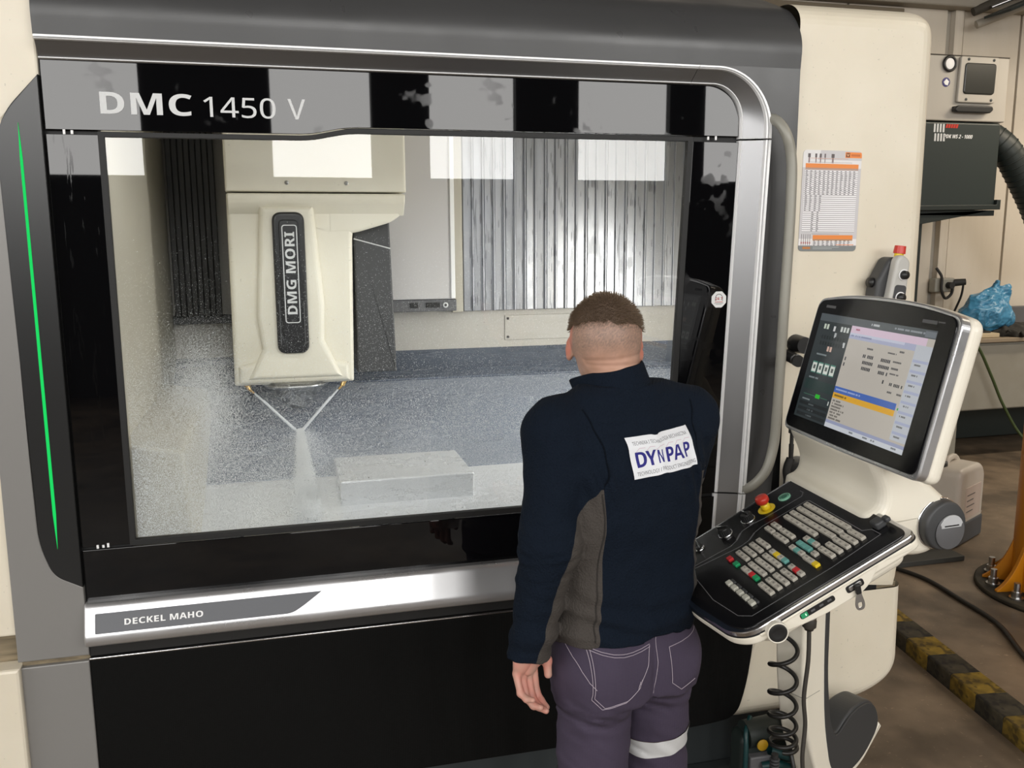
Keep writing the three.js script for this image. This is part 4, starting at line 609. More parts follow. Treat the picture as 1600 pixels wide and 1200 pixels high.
{
  const t = thing('workbench', 'grey metal workbench with cupboard doors and a worn wooden top', 'workbench', [6.6, 0, -4.05]);
  mesh('bench_top', span(-1.25, 1.5, 1.0, 1.035, -0.5, 0.42, 0.006), M.benchTop, t);
  for (const x of [-1.16, 1.4]) { mesh('leg', span(x - 0.035, x + 0.035, 0, 1.0, 0.33, 0.4, 0.004), M.benchPaint, t); mesh('leg', span(x - 0.035, x + 0.035, 0, 1.0, -0.46, -0.39, 0.004), M.benchPaint, t); }
  mesh('carcass', span(-1.1, 1.36, 0.42, 0.99, -0.45, 0.36, 0.004), M.benchPaint, t);
  for (const [a, b] of [[-1.08, -0.425], [-0.41, 0.3], [0.315, 1.1]]) { const d = mesh('cupboard_door', span(a, b, 0.43, 0.975, 0.362, 0.382, 0.006), M.benchPaint, t); mesh('latch', merge([lathe([[0, 0], [0.02, 0], [0.018, 0.02], [0, 0.022]], 14).rotateX(Math.PI / 2).translate(b + 0.005, 0.66, 0.382), span(b - 0.02, b + 0.03, 0.64, 0.68, 0.38, 0.395, 0.004)]), M.steel, d); }
  mesh('kick_board', span(-1.1, 1.36, 0.03, 0.42, -0.45, -0.2, 0.004), M.standGreen, t); mesh('backboard', span(-0.25, 1.5, 1.035, 1.21, -0.5, -0.44, 0.01), M.midGrey, t);
}
std('woodBoard', { color: C(0.52, 0.42, 0.27), roughness: 0.6 });
tag(mesh('wooden_board', box(0.4, 0.035, 0.3, 0, 0, 0, 0.006), M.woodBoard), 'pale wooden board at the left end of the workbench top', 'board').position.set(5.66, 1.0535, -3.83);
{ // blue plastic bag, crumpled, with two tied ears
  phys('bagBlue', { color: C(0.06, 0.25, 0.43), roughness: 0.32, transmission: 0.12, thickness: 0, side: THREE.DoubleSide });
  const f = (x, y, z) => {
    const e = (cx, cy, cz, a, b, c) => { const k = Math.hypot((x - cx) / a, (y - cy) / b, (z - cz) / c), q = Math.hypot((x - cx) / a / a, (y - cy) / b / b, (z - cz) / c / c); return k * (k - 1) / (q + 1e-6); };
    const cap = (a, b, r0, r1) => { const dx = b[0] - a[0], dy = b[1] - a[1], dz = b[2] - a[2], t = clamp(((x - a[0]) * dx + (y - a[1]) * dy + (z - a[2]) * dz) / (dx * dx + dy * dy + dz * dz), 0, 1); return Math.hypot(x - a[0] - dx * t, y - a[1] - dy * t, z - a[2] - dz * t) - r0 - (r1 - r0) * t; };
    let d = e(0, 0.13, 0, 0.235, 0.15, 0.17); d = smin(d, e(-0.03, 0.22, 0, 0.15, 0.11, 0.1), 0.06); d = smin(d, cap([0.0, 0.24, 0], [0.1, 0.41, 0.0], 0.085, 0.012), 0.05); d = smin(d, cap([0.1, 0.2, 0], [0.18, 0.36, 0.02], 0.085, 0.038), 0.05); d = smin(d, e(0.21, 0.08, 0, 0.07, 0.07, 0.1), 0.04);
    const n = noise3(x * 6, y * 6, z * 6), m = noise3(x * 11 + 3 + 2 * n, y * 20, z * 11);
    return Math.max(d + 0.03 * (Math.abs(n) - 0.4) + 0.012 * (Math.abs(m) - 0.3), -y);
  };
  const b = tag(mesh('plastic_bag', netMesh(f, [-0.33, -0.02, -0.24], [0.34, 0.45, 0.24], 0.012), M.bagBlue), 'crumpled blue plastic bag with two tied ears on the workbench', 'bag'); b.position.set(5.9, 1.072, -3.9);
  std('clothDark', { color: C(0.03, 0.027, 0.022), roughness: 0.95 });
  const g = (x, y, z) => Math.max(Math.hypot(x / 0.5, (y + 0.005) / 0.085, z / 0.24) - 1 + 0.3 * noise3(x * 5, y * 9, z * 7) + 0.15 * noise3(x * 13, y * 13, z * 13), -y / 0.08) * 0.06;
  tag(mesh('work_clothes', netMesh(g, [-0.62, -0.02, -0.33], [0.62, 0.12, 0.33], 0.014), M.clothDark), 'dark bundle of work clothes lying under the blue bag', 'clothes').position.set(6.15, 1.035, -3.88);
}
{ // wall socket with plugs
  const t = thing('wall_socket', 'grey wall socket with a black plug and lead left of the blue bag', 'socket', [6.02, 1.42, -4.64]);
  mesh('socket_box', box(0.22, 0.13, 0.09, 0, 0, 0.05, 0.015), M.handleGrey, t); mesh('plug', merge([rod([0.1, 0.02, 0.08], [0.19, 0.03, 0.13], 0.035, 0.03), rod([0.03, 0.0, 0.09], [0.03, 0, 0.15], 0.03)]), M.rubber, t);
  mesh('lead', tube([[-0.1, 0.16, 0.08], [-0.06, 0.08, 0.11], [-0.06, -0.04, 0.12], [0.0, -0.12, 0.11], [0.05, -0.08, 0.12], [0.04, 0.0, 0.14]], 0.013, 40, 8), M.rubber, t); mesh('lead', tube([[0.17, 0.02, 0.13], [0.18, -0.1, 0.1], [0.17, -0.25, 0.04]], 0.01, 20, 8), M.rubber, t);
}
{ // pipe and cable tray under the wall ledge, top right
  const t = thing('cable_tray', 'dark cable tray running out from the top of the back wall', 'cable tray', [6.3, 3.8, -4.3]);
  const pa = [-0.2, -0.08, -0.22], pb = [1.4, 0.52, 0.5];
  mesh('rail', rod([-0.2, -0.09, -0.2], [1.4, 0.55, 0.4], 0.035), M.ledge, t); mesh('rail', rod([-0.2, 0.03, -0.25], [1.4, 0.72, 0.35], 0.04), M.darkGap, t); mesh('pipe', rod([-0.1, 0.05, -0.15], [1.4, 0.66, 0.42], 0.016), M.steel, t);
  mesh('tray', new THREE.BoxGeometry(1.75, 0.02, 0.3).rotateZ(Math.atan2(0.64, 1.6)).translate(0.6, 0.27, 0.05), M.standGreen, t);
}
// floor to the right: kerb, crane post, canister, plate, cable
const hazard = dataTex(256, (u, v) => { const n = fbm(u, v, 24, 4), w = sstep(0.56, 0.66, fbm(u + 0.5, v + 0.2, 30, 3)); const k = 0.7 + 0.6 * (n - 0.5); return [k * (1 - 0.35 * w), k * (1 - 0.35 * w), k * (1 - 0.3 * w)]; });
std('kerbYellow', { color: C(0.45, 0.29, 0.035), roughness: 0.75, map: hazard }); std('kerbBlack', { color: C(0.09, 0.075, 0.045), roughness: 0.8, map: hazard });
{
  for (let i = 0; i < 19; i++) { const k = new THREE.ExtrudeGeometry(poly([[0, 0], [0.14, 0], [0.14, 0.075, 0.012], [0.0, 0.075, 0.014]]), { depth: 0.168, bevelEnabled: false }).translate(0, 0, 0); const m = struct('kerb', k, i % 2 ? M.kerbYellow : M.kerbBlack); m.name = numbered('kerb_segment'); m.position.set(2.845 - i * 0.0245 + 0.07 - 0.06, 0, -1.62 + i * 0.169); m.rotation.y = rad(-8.3); }
}
std('craneYellow', { color: C(0.62, 0.24, 0.006), roughness: 0.42, map: speckTex });
{
  const t = thing('crane_post', 'yellow steel crane post with curved gussets bolted to the floor', 'crane post', [4.05, 0, -1.14]);
  mesh('base_plate', lathe([[0, 0], [0.46, 0], [0.46, 0.02], [0.45, 0.025], [0, 0.025]], 48), M.kerbBlack, t); mesh('post', lathe([[0, 0.02], [0.285, 0.02], [0.285, 4.5], [0, 4.5]], 64), M.craneYellow, t);
  for (let i = 0; i < 12; i++) {
    const a = i / 12 * 2 * Math.PI + rad(20), s = new THREE.Shape(); s.moveTo(0.27, 0.0); s.lineTo(0.42, 0.0); s.lineTo(0.42, 0.008); s.quadraticCurveTo(0.335, 0.06, 0.284, 0.24); s.lineTo(0.27, 0.24); s.closePath();
    mesh('gusset', slab(s, -0.012, 0.012, 0.002).rotateY(a).translate(0, 0.025, 0), M.craneYellow, t); const b = a + Math.PI / 12, x = 0.385 * Math.cos(b), z = -0.385 * Math.sin(b);
    mesh('bolt', merge([new THREE.CylinderGeometry(0.026, 0.026, 0.03, 6).translate(x, 0.048, z), new THREE.CylinderGeometry(0.016, 0.016, 0.08, 14).translate(x, 0.07, z), new THREE.CylinderGeometry(0.036, 0.036, 0.008, 18).translate(x, 0.029, z)]), M.steel, t);
  }
}
{
  const t = thing('canister', 'white plastic canister with a screw cap and a printed label on the floor', 'canister', [4.06, 0, -2.1], rad(28));
  phys('canisterWhite', { color: C(0.8, 0.75, 0.68), roughness: 0.4, transmission: 0.15, thickness: 0 }); std('canisterFoot', { color: C(0.09, 0.1, 0.115), roughness: 0.5 });
  mesh('body', slab(poly([[-0.19, 0.13, 0.01], [0.2, 0.13, 0.01], [0.2, 0.42, 0.07], [0.14, 0.485, 0.05], [-0.19, 0.485, 0.06]]), -0.15, 0.15, 0.03), M.canisterWhite, t); mesh('foot', box(0.4, 0.145, 0.31, 0.005, 0.0725, 0, 0.02), M.canisterFoot, t);
  mesh('handle', tube([[-0.06, 0.47, 0], [-0.02, 0.505, 0], [0.08, 0.505, 0], [0.13, 0.47, 0]], 0.018, 30, 10), M.canisterWhite, t); mesh('cap', lathe([[0, 0], [0.04, 0], [0.038, 0.03], [0, 0.032]], 20).translate(-0.13, 0.48, 0), M.darkGrey, t);
  std('labelPaper', { color: C(0.68, 0.58, 0.52), roughness: 0.6 }); mesh('label', merge([slab([[-0.1, 0.16], [0.14, 0.16], [0.14, 0.36], [-0.1, 0.36]], 0.149, 0.1525, 0.0005)]), M.labelPaper, t); mesh('label_print', merge([0, 1, 2, 3].map((i) => span(-0.08, 0.02 + 0.02 * (i % 2), 0.2 + i * 0.035, 0.206 + i * 0.035, 0.152, 0.1535, 0.0004))), M.midGrey, t);
}
std('floorPlate', { color: C(0.04, 0.04, 0.036), roughness: 0.6 });
tag(mesh('steel_plate', box(0.62, 0.03, 0.34, 0, 0.015, 0, 0.004), M.floorPlate), 'dark steel plate lying on the floor in front of the white canister', 'plate').position.set(3.55, 0, -1.86);
tag(mesh('floor_cable', tube([[3.35, 0.012, -1.72], [3.42, 0.012, -1.5], [3.4, 0.012, -1.2], [3.36, 0.012, -0.9], [3.2, 0.012, -0.55], [3.1, 0.012, -0.2], [3.0, 0.012, 0.4]], 0.012, 80, 8), M.cableBlack), 'thin black cable lying across the concrete floor beyond the striped kerb', 'cable');
std('cableGreen', { color: C(0.05, 0.075, 0.02), roughness: 0.5 });
tag(mesh('green_cable', tube([[5.5, 1.04, -3.6], [5.56, 0.98, -3.585], [5.72, 0.72, -3.58], [5.85, 0.48, -3.57], [6.02, 0.2, -3.5], [6.2, 0.04, -3.35], [6.5, 0.013, -3.2]], 0.012, 60, 8), M.cableGreen), 'thin green cable hanging from the workbench down to the floor', 'cable');
{ // teal pump trolley under the console
  std('tealPaint', { color: C(0.004, 0.036, 0.038), roughness: 0.4 });
  const t = thing('pump_trolley', 'dark teal tubular trolley with a yellow cap under the console', 'trolley', [1.42, 0, 0.14]);
  mesh('frame', merge([tube([[-0.05, 0.02, 0.03], [-0.045, 0.3, 0.03], [-0.035, 0.355, 0.01], [0.0, 0.375, -0.03]], 0.008, 40, 10), tube([[0.0, 0.25, 0.05], [0.05, 0.255, 0.06], [0.1, 0.235, 0.05]], 0.014, 30, 10), tube([[0.02, 0.31, 0.06], [0.1, 0.28, 0.07], [0.17, 0.26, 0.04]], 0.016, 30, 10), tube([[0.1, 0.4, 0.02], [0.16, 0.38, 0.0], [0.2, 0.3, 0.0]], 0.02, 20, 10)]), M.tealPaint, t);
  mesh('pump_body', merge([box(0.22, 0.33, 0.1, 0.06, 0.17, -0.03, 0.03), rod([-0.03, 0.33, -0.01], [0.12, 0.34, -0.01], 0.045)]), M.standGreen, t); mesh('cap', lathe([[0, 0], [0.019, 0], [0.018, 0.006], [0, 0.007]], 24).rotateX(Math.PI / 2).translate(0.005, 0.318, 0.04), std('capAmber', { color: C(0.42, 0.24, 0.01), roughness: 0.5 }), t);
  mesh('block', box(0.1, 0.05, 0.05, 0.015, 0.255, 0.02, 0.006), M.midGrey, t);
}
// ---------------------------------------------------------------- the machine operator, seen from behind (x right, y up, z towards his back)
function smin(a, b, k) { const h = Math.max(k - Math.abs(a - b), 0) / k; return Math.min(a, b) - h * h * k * 0.25; }
{
  const man = thing('person', 'man with cropped brown hair in navy jacket and purple work trousers facing the machine', 'person', [0.805, 0, 0.52], rad(11));
  const ell = (x, y, z, cx, cy, cz, a, b, c) => { x -= cx; y -= cy; z -= cz; const k = Math.hypot(x / a, y / b, z / c), q = Math.hypot(x / (a * a), y / (b * b), z / (c * c)); return q < 1e-9 ? -Math.min(a, b, c) : k * (k - 1) / q; };
  const cap = (x, y, z, a, b, r0, r1) => { const dx = b[0] - a[0], dy = b[1] - a[1], dz = b[2] - a[2], t = clamp(((x - a[0]) * dx + (y - a[1]) * dy + (z - a[2]) * dz) / (dx * dx + dy * dy + dz * dz), 0, 1); return Math.hypot(x - a[0] - dx * t, y - a[1] - dy * t, z - a[2] - dz * t) - r0 - (r1 - r0) * t; };
  // stacked ellipses: rows [y, cx, cz, ax, az]
  const stack = (rows) => (x, y, z) => {
    let i = 0; while (i < rows.length - 2 && y > rows[i + 1][0]) i++;
    const A = rows[i], B = rows[i + 1], t = clamp((y - A[0]) / (B[0] - A[0]), 0, 1), s = t * t * (3 - 2 * t), L = (k) => A[k] + (B[k] - A[k]) * s, ax = L(3), az = L(4);
    const u = Math.abs(x - L(1)) / ax, w = Math.abs(z - L(2)) / az, r = Math.pow(Math.pow(u, 2.3) + Math.pow(w, 2.3), 1 / 2.3), d = (r - 1) * Math.min(ax, az) * (0.55 + 0.45 * Math.min(1, r));
    return Math.max(d, rows[0][0] - y, y - rows[rows.length - 1][0]);
  };
  const J = { shL: [-0.188, 1.452, -0.005], elL: [-0.222, 1.215, 0.035], wrL: [-0.27, 0.9, 0.0], shR: [0.188, 1.455, -0.005], elR: [0.205, 1.2, -0.09], wrR: [0.06, 1.13, -0.32] };
  const torso = stack([[0.915, 0.0, 0.0, 0.188, 0.128], [0.96, 0.0, 0.002, 0.192, 0.134], [1.06, 0, 0.0, 0.186, 0.13], [1.16, 0, 0.002, 0.184, 0.126], [1.27, 0, 0.006, 0.196, 0.134], [1.36, 0, 0.006, 0.205, 0.136], [1.43, 0, 0.002, 0.198, 0.124], [1.49, 0, -0.002, 0.15, 0.1], [1.535, -0.005, -0.01, 0.1, 0.08], [1.57, -0.01, -0.02, 0.072, 0.07]]);
  const armL = (x, y, z, g = 0) => smin(cap(x, y, z, J.shL, J.elL, 0.076 + g, 0.066 + g), cap(x, y, z, J.elL, J.wrL, 0.066 + g, 0.05 + g), 0.03);
  const armR = (x, y, z, g = 0) => smin(cap(x, y, z, J.shR, J.elR, 0.076 + g, 0.064 + g), cap(x, y, z, J.elR, J.wrR, 0.064 + g, 0.048 + g), 0.03);
  const shoulders = (x, y, z) => smin(cap(x, y, z, [-0.05, 1.525, -0.012], [-0.185, 1.468, -0.008], 0.055, 0.07), cap(x, y, z, [0.05, 1.525, -0.012], [0.185, 1.468, -0.008], 0.055, 0.07), 0.04);
  const bodyCore = (x, y, z) => smin(torso(x, y, z), shoulders(x, y, z), 0.05);
  const cloth = (x, y, z) => {   // wrinkles of the fleece
    const lowL = sstep(1.25, 1.0, y), el = Math.exp(-(((y - 1.2) / 0.09) ** 2)), side = sstep(0.1, 0.2, Math.abs(x));
    let w = 0.0035 * noise3(x * 7, y * 7, z * 7) + 0.0018 * noise3(x * 16 + 5, y * 16, z * 16);
    w += 0.0055 * side * (el + 0.5 * lowL) * Math.abs(noise3(x * 6 + 9, y * 26, z * 8)) + 0.004 * Math.exp(-(((y - 1.0) / 0.07) ** 2)) * Math.sin(y * 95 + x * 16 + 2 * noise3(x * 5, y * 5, z * 5));
    w += 0.004 * Math.exp(-(((y - 1.36) / 0.08) ** 2) - (((Math.abs(x) - 0.13) / 0.05) ** 2)) * Math.sin(x * 150 + y * 60);
    return w;
  };
  const hemCut = (x, y, z) => { const h = 0.945 + 0.02 * (z > 0 ? sstep(0.19, 0, Math.abs(x)) : 0); return h - y; };
  const jacketF = (x, y, z) => {
    let t = Math.max(bodyCore(x, y, z), hemCut(x, y, z)); const aL = Math.max(armL(x, y, z), 0.925 - y - 0.12 * (x + 0.268)), aR = Math.max(armR(x, y, z), -((x - J.wrR[0]) * 0.6 + (z - J.wrR[2]) * 0.8) );
    const kk = 0.0025 + 0.033 * sstep(1.3, 1.4, y); let d = smin(smin(t, aL, kk), aR, kk); d -= cloth(x, y, z);
    return Math.max(d, y - 1.565);
  };
  phys('jacketNavy', { color: C(0.0045, 0.0085, 0.0165), specularIntensity: 0.3, roughness: 0.92, bumpMap: rep(fleeceTex, 5), bumpScale: 0.002 }); std('jacketBrown', { color: C(0.052, 0.044, 0.038), roughness: 0.9, bumpMap: rep(fleeceTex, 5), bumpScale: 0.002 });
  const jg = netMesh(jacketF, [-0.38, 0.90, -0.42], [0.38, 1.6, 0.22], 0.0075);
  const panelF = (x, y, z) => {   // brown side panels and the stripe along the inner sleeve
    const aL = armL(x, y, z), aR = armR(x, y, z), t = torso(x, y, z), lr = x < 0 ? aL : aR;
    if (lr < t - 0.004) {
      if (x > 0) return 1.3 - y;
      const dd = Math.max(0, 1.345 - y), xl = -0.137 - 0.05 * (1 - Math.exp(-dd / 0.07)) - 0.2 * dd; return Math.min(x - xl, 1.345 - y, (z + 0.02) * 0.5 + 0.02);
    }
    const edge = -0.135 + 0.012 * Math.sin((y - 0.9) * 6), top = 1.345 - y; return x < 0 ? Math.min(edge - x, top, z > 0 && top > 0 ? x + 0.137 + 0.05 * (1 - Math.exp(-top / 0.07)) + 0.2 * top : 1) : Math.min(x - 0.15, top);
  };
  const jacket = mesh('jacket', cut(jg, (x, y, z) => -panelF(x, y, z)), M.jacketNavy, man);
  const panel = mesh('side_panel', cut(jg, panelF), M.jacketBrown, jacket); panel.userData.label = 'grey-brown side panel and inner sleeve';
  // stand-up collar, open at the front, its left point sticking out
  {
    const P = [], idx = [], uv = [], N = 60, R = 5, rings = [];
    for (let i = 0; i <= N; i++) {
      const a = (-158 + 316 * i / N) * Math.PI / 180, f = Math.abs(a) / 2.76, s = Math.sin(a), c = Math.cos(a), fl = sstep(0.45, 1, f), lf = a < 0 ? 1 : 0.6;
      const b = [-0.012 + 0.083 * s, 1.527 - 0.028 * f * f, -0.02 + 0.082 * c], tp = [-0.016 + (0.069 + 0.058 * fl * lf) * s, 1.606 - 0.03 * fl - 0.01 * f + 0.012 * s, -0.028 + (0.066 + 0.03 * fl) * c - 0.004];
      const nx = s, nz = c, ring = []; const push = (q, k, dy = 0) => ring.push([q[0] + nx * k, q[1] + dy, q[2] + nz * k]);
      const mid = [(b[0] + tp[0]) / 2 + nx * 0.003, (b[1] + tp[1]) / 2, (b[2] + tp[2]) / 2 + nz * 0.003]; push(b, 0.006, -0.012); push(mid, 0.006); push(tp, 0.004, -0.002); push(tp, 0, 0.002); push(tp, -0.004, -0.002); push(mid, -0.004); push(b, -0.006, -0.012);
      rings.push(ring);
    }
    const K = rings[0].length; rings.forEach((r, i) => r.forEach((p, k) => { P.push(...p); uv.push(i * 0.01, p[1]); if (i < N && k < K - 1) { const a = i * K + k, b = a + K; idx.push(a, a + 1, b, a + 1, b + 1, b); } }));
    for (const i of [0, N]) for (let k = 1; k + 1 < K; k++) { const a = i * K; i ? idx.push(a, a + k + 1, a + k) : idx.push(a, a + k, a + k + 1); }
    const g = new THREE.BufferGeometry(); g.setAttribute('position', new THREE.Float32BufferAttribute(P, 3)); g.setAttribute('uv', new THREE.Float32BufferAttribute(uv, 2)); g.setIndex(idx); g.computeVertexNormals(); mesh('collar', g, Object.assign(M.jacketNavy.clone(), { side: THREE.DoubleSide, name: 'jacketNavyCollar' }), jacket);
  }
  // seams of the sleeve head and panel as thin raised cords lying on the cloth
  const project = (f, x, y, z0, dz, off) => { let z = z0; for (let i = 0; i < 80; i++) { const d = f(x, y, z); if (d < off + 0.0004) break; z -= dz * Math.max(0.0008, (d - off) * 0.6); if (z < -0.03) return -0.03; } return z; };
  const seamZ = (x, y) => project(jacketF, x, y, 0.2, 1, 0.0);
  const seam = (pts, r, m, n, parent, zf = seamZ) => mesh(n, tube(new THREE.CatmullRomCurve3(pts.map(([x, y]) => V(x, y, 0))).getPoints(26).map((p) => [p.x, p.y, zf(p.x, p.y) - r * 0.3]), r, 60, 6), m, parent);
  seam([[-0.15, 1.52], [-0.135, 1.48], [-0.122, 1.43], [-0.122, 1.38], [-0.13, 1.345]], 0.0022, M.jacketNavy, 'seam', jacket); seam([[0.15, 1.52], [0.14, 1.48], [0.134, 1.43], [0.136, 1.38]], 0.0022, M.jacketNavy, 'seam', jacket);
  seam([[-0.135, 1.335], [-0.128, 1.25], [-0.135, 1.1], [-0.139, 0.97]], 0.002, M.jacketBrown, 'seam', jacket);
  // name patch on the back
  {
    const t = canvasTex(1024, 576, (g, w, h) => {
      g.fillStyle = '#e2e4e8'; g.fillRect(0, 0, w, h); g.fillStyle = '#33343c'; g.textBaseline = 'alphabetic';
      const fit = (s, x, y, tw, f) => { g.save(); g.font = f; const m = g.measureText(s).width; g.translate(x, y); g.scale(tw / m, 1); g.fillText(s, 0, 0); g.restore(); };
      fit('TECHNIKA I TECHNOLOGIA MECHANICZNA', 70, 110, 890, '66px sans-serif'); fit('TECHNOLOGY / PRODUCT ENGINEERING', 50, 535, 960, '72px sans-serif');
      g.strokeStyle = '#c8a0b4'; g.lineWidth = 5; for (let i = 0; i < 6; i++) { g.beginPath(); g.moveTo(90 + i * 150, 215); g.lineTo(150 + i * 150, 155); g.lineTo(230 + i * 150, 160); g.stroke(); }
      g.fillStyle = '#1c1a78'; const L = [['D', 50, 205], ['Y', 225, 160], ['N', 392, 105], ['P', 512, 155], ['A', 650, 170], ['P', 830, 140]]; for (const [s, x, tw] of L) fit(s, x, 425, tw, 'bold 300px sans-serif');
    });
    std('patch', { color: C(1, 1, 1), map: t, roughness: 0.7 });
    const c = [[-0.063, 1.366], [0.121, 1.378], [0.109, 1.468], [-0.073, 1.458]], N = 24, H = 14, P = [], uv = [], idx = [];
    for (let j = 0; j <= H; j++) for (let i = 0; i <= N; i++) { const u = i / N, v = j / H, x = (c[0][0] * (1 - u) + c[1][0] * u) * (1 - v) + (c[3][0] * (1 - u) + c[2][0] * u) * v, y = (c[0][1] * (1 - u) + c[1][1] * u) * (1 - v) + (c[3][1] * (1 - u) + c[2][1] * u) * v - 0.003 * Math.exp(-(((u - 0.44) / 0.05) ** 2)) * (v < 0.5 ? -1 : 1); P.push(x, y, project(jacketF, x, y, 0.2, 1, 0) + 0.0028 + 0.0035 * Math.exp(-(((u - 0.44) / 0.035) ** 2))); uv.push(u, v); }
    for (let j = 0; j < H; j++) for (let i = 0; i < N; i++) { const a = j * (N + 1) + i; idx.push(a, a + 1, a + N + 2, a, a + N + 2, a + N + 1); }
    const g = new THREE.BufferGeometry(); g.setAttribute('position', new THREE.Float32BufferAttribute(P, 3)); g.setAttribute('uv', new THREE.Float32BufferAttribute(uv, 2)); g.setIndex(idx); g.computeVertexNormals(); const m = mesh('name_patch', g, Object.assign(M.patch, { side: THREE.DoubleSide }), jacket); m.userData.label = 'white printed name patch';
  }
  // trousers
  const hip = stack([[0.80, 0.01, 0.0, 0.185, 0.13], [0.88, 0.008, 0.0, 0.184, 0.13], [0.96, 0.0, 0.0, 0.172, 0.12], [1.02, 0, 0, 0.165, 0.115]]);
  const L = { hL: [-0.085, 0.86, 0.012], kL: [-0.083, 0.5, 0.004], aL: [-0.088, 0.08, 0.045], hR: [0.103, 0.86, 0.0], kR: [0.138, 0.5, -0.05], aR: [0.15, 0.08, -0.02] };
  const legs = (x, y, z, g = 0) => Math.min(smin(cap(x, y, z, L.hL, L.kL, 0.098 + g, 0.084 + g), cap(x, y, z, L.kL, L.aL, 0.084 + g, 0.074 + g), 0.03), smin(cap(x, y, z, L.hR, L.kR, 0.098 + g, 0.082 + g), cap(x, y, z, L.kR, L.aR, 0.082 + g, 0.074 + g), 0.03));
  const trouserF = (x, y, z) => {
    let d = smin(Math.max(hip(x, y, z), 0.76 - y), legs(x, y, z), 0.045); d = smin(d, ell(x, y, z, -0.078, 0.865, 0.062, 0.088, 0.1, 0.07), 0.04); d = smin(d, ell(x, y, z, 0.09, 0.865, 0.055, 0.088, 0.1, 0.07), 0.04);
    const kn = Math.exp(-(((y - 0.56) / 0.12) ** 2)), but = Math.exp(-(((y - 0.76) / 0.05) ** 2)), an = sstep(0.3, 0.08, y);
    d -= 0.003 * noise3(x * 8, y * 8, z * 8) + 0.006 * kn * Math.abs(noise3(x * 7 + 3, y * 17 + x * 12, z * 7)) + 0.006 * but * noise3(x * 9, y * 30 + x * 10, z * 9) + 0.007 * an * noise3(x * 6, y * 24, z * 6);
    d += 0.007 * Math.exp(-(((x - 0.012) / 0.009) ** 2)) * (z > 0 ? 1 : 0) * sstep(0.98, 0.9, y);
    return Math.max(d, 0.055 - y, y - 1.0);
  };
  std('trouserPurple', { color: C(0.05, 0.037, 0.066), roughness: 0.85, bumpMap: rep(weaveTex, 10), bumpScale: 0.0006 }); std('stitch', { color: C(0.42, 0.36, 0.42), roughness: 0.7 }); std('reflective', { color: C(0.62, 0.62, 0.62), roughness: 0.5 });
  const tg = netMesh(trouserF, [-0.27, 0.03, -0.22], [0.3, 1.02, 0.22], 0.009);
  const bandF = (x, y, z) => { const c = x > 0.02 ? 0.614 + 0.13 * (x - 0.15) : 0.55 + 0.03 * (x + 0.08); return 0.0245 - Math.abs(y - c) ; };
  const trousers = mesh('trousers', cut(tg, (x, y, z) => -bandF(x, y, z)), M.trouserPurple, man), band = mesh('reflective_band', cut(netMesh((x, y, z) => trouserF(x, y, z) - 0.0025, [-0.27, 0.47, -0.22], [0.3, 0.69, 0.22], 0.0065), bandF), M.reflective, trousers); band.userData.label = 'pale grey reflective bands above the knees';
  const tz = (x, y) => project(trouserF, x, y, 0.24, 1, 0.0003) + 0.0012; const st = (pts, n = 'stitching') => { const all = []; for (let i = 0; i + 1 < pts.length; i++) for (let k = 0; k < 8; k++) all.push([pts[i][0] + (pts[i + 1][0] - pts[i][0]) * k / 8, pts[i][1] + (pts[i + 1][1] - pts[i][1]) * k / 8]); all.push(pts[pts.length - 1]); return tube(all.map(([x, y]) => [x, y, tz(x, y)]), 0.00085, all.length * 3, 5); };
  const off = (p, d) => p.map(([x, y]) => [x, y - d]);
  const pkt = [[-0.15, 0.957], [-0.125, 0.948], [-0.1, 0.942], [-0.075, 0.939], [-0.05, 0.939], [-0.025, 0.942], [0.0, 0.948]], pk2 = [[-0.152, 0.958], [-0.153, 0.835], [-0.131, 0.811], [-0.075, 0.822], [-0.042, 0.848], [-0.036, 0.868]];
  mesh('pocket', merge([st(pkt), st(off(pkt, 0.006)), st(pk2), st(pk2.map(([x, y]) => [x + 0.005, y + 0.004])), st([[0.0, 0.946], [-0.012, 0.9], [-0.036, 0.86]]), st([[0.055, 0.93], [0.16, 0.945]]), st([[0.055, 0.93], [0.06, 0.84], [0.09, 0.815], [0.135, 0.83]])]), M.stitch, trousers).userData.label = 'back pocket outlined in pale stitching';
  mesh('seat_seam', merge([st([[0.018, 0.985], [0.02, 0.9], [0.012, 0.82]]), st([[-0.176, 0.955], [-0.174, 0.925], [-0.168, 0.9], [-0.158, 0.878], [-0.145, 0.862]])]), M.stitch, trousers);
  // work boots
  std('bootBlack', { color: C(0.015, 0.014, 0.013), roughness: 0.5 });
  for (const [ax, az, tw] of [[L.aL[0], L.aL[2], 0.12], [L.aR[0], L.aR[2], -0.2]]) {
    const f = (x, y, z) => { const c = Math.cos(tw), s = Math.sin(tw), u = (x - ax) * c - (z - az) * s, w = (x - ax) * s + (z - az) * c; let d = cap(u, y, w, [0, 0.13, 0.005], [0, 0.045, 0.0], 0.056, 0.048); d = smin(d, cap(u, y, w, [0, 0.035, 0.03], [0, 0.028, -0.16], 0.04, 0.042), 0.05); d = Math.min(d, Math.max(Math.hypot(u / 0.047, (w + 0.065) / 0.145) - 1, Math.abs(y - 0.012) / 0.012 - 1) * 0.03); return Math.max(d, -y); };
    mesh('boot', netMesh(f, [ax - 0.13, -0.015, az - 0.26], [ax + 0.13, 0.2, az + 0.11], 0.008), M.bootBlack, man);
  }
  // body: one surface (coarse under the clothes, fine at the head and hands)
  const hc = [-0.022, 1.66, -0.062];
  const tilt = rad(-17), roll = rad(-2), yawH = rad(-27), headM = new THREE.Matrix4().makeRotationFromEuler(new THREE.Euler(tilt, yawH, roll, 'YXZ')), inv = headM.clone().invert().elements;
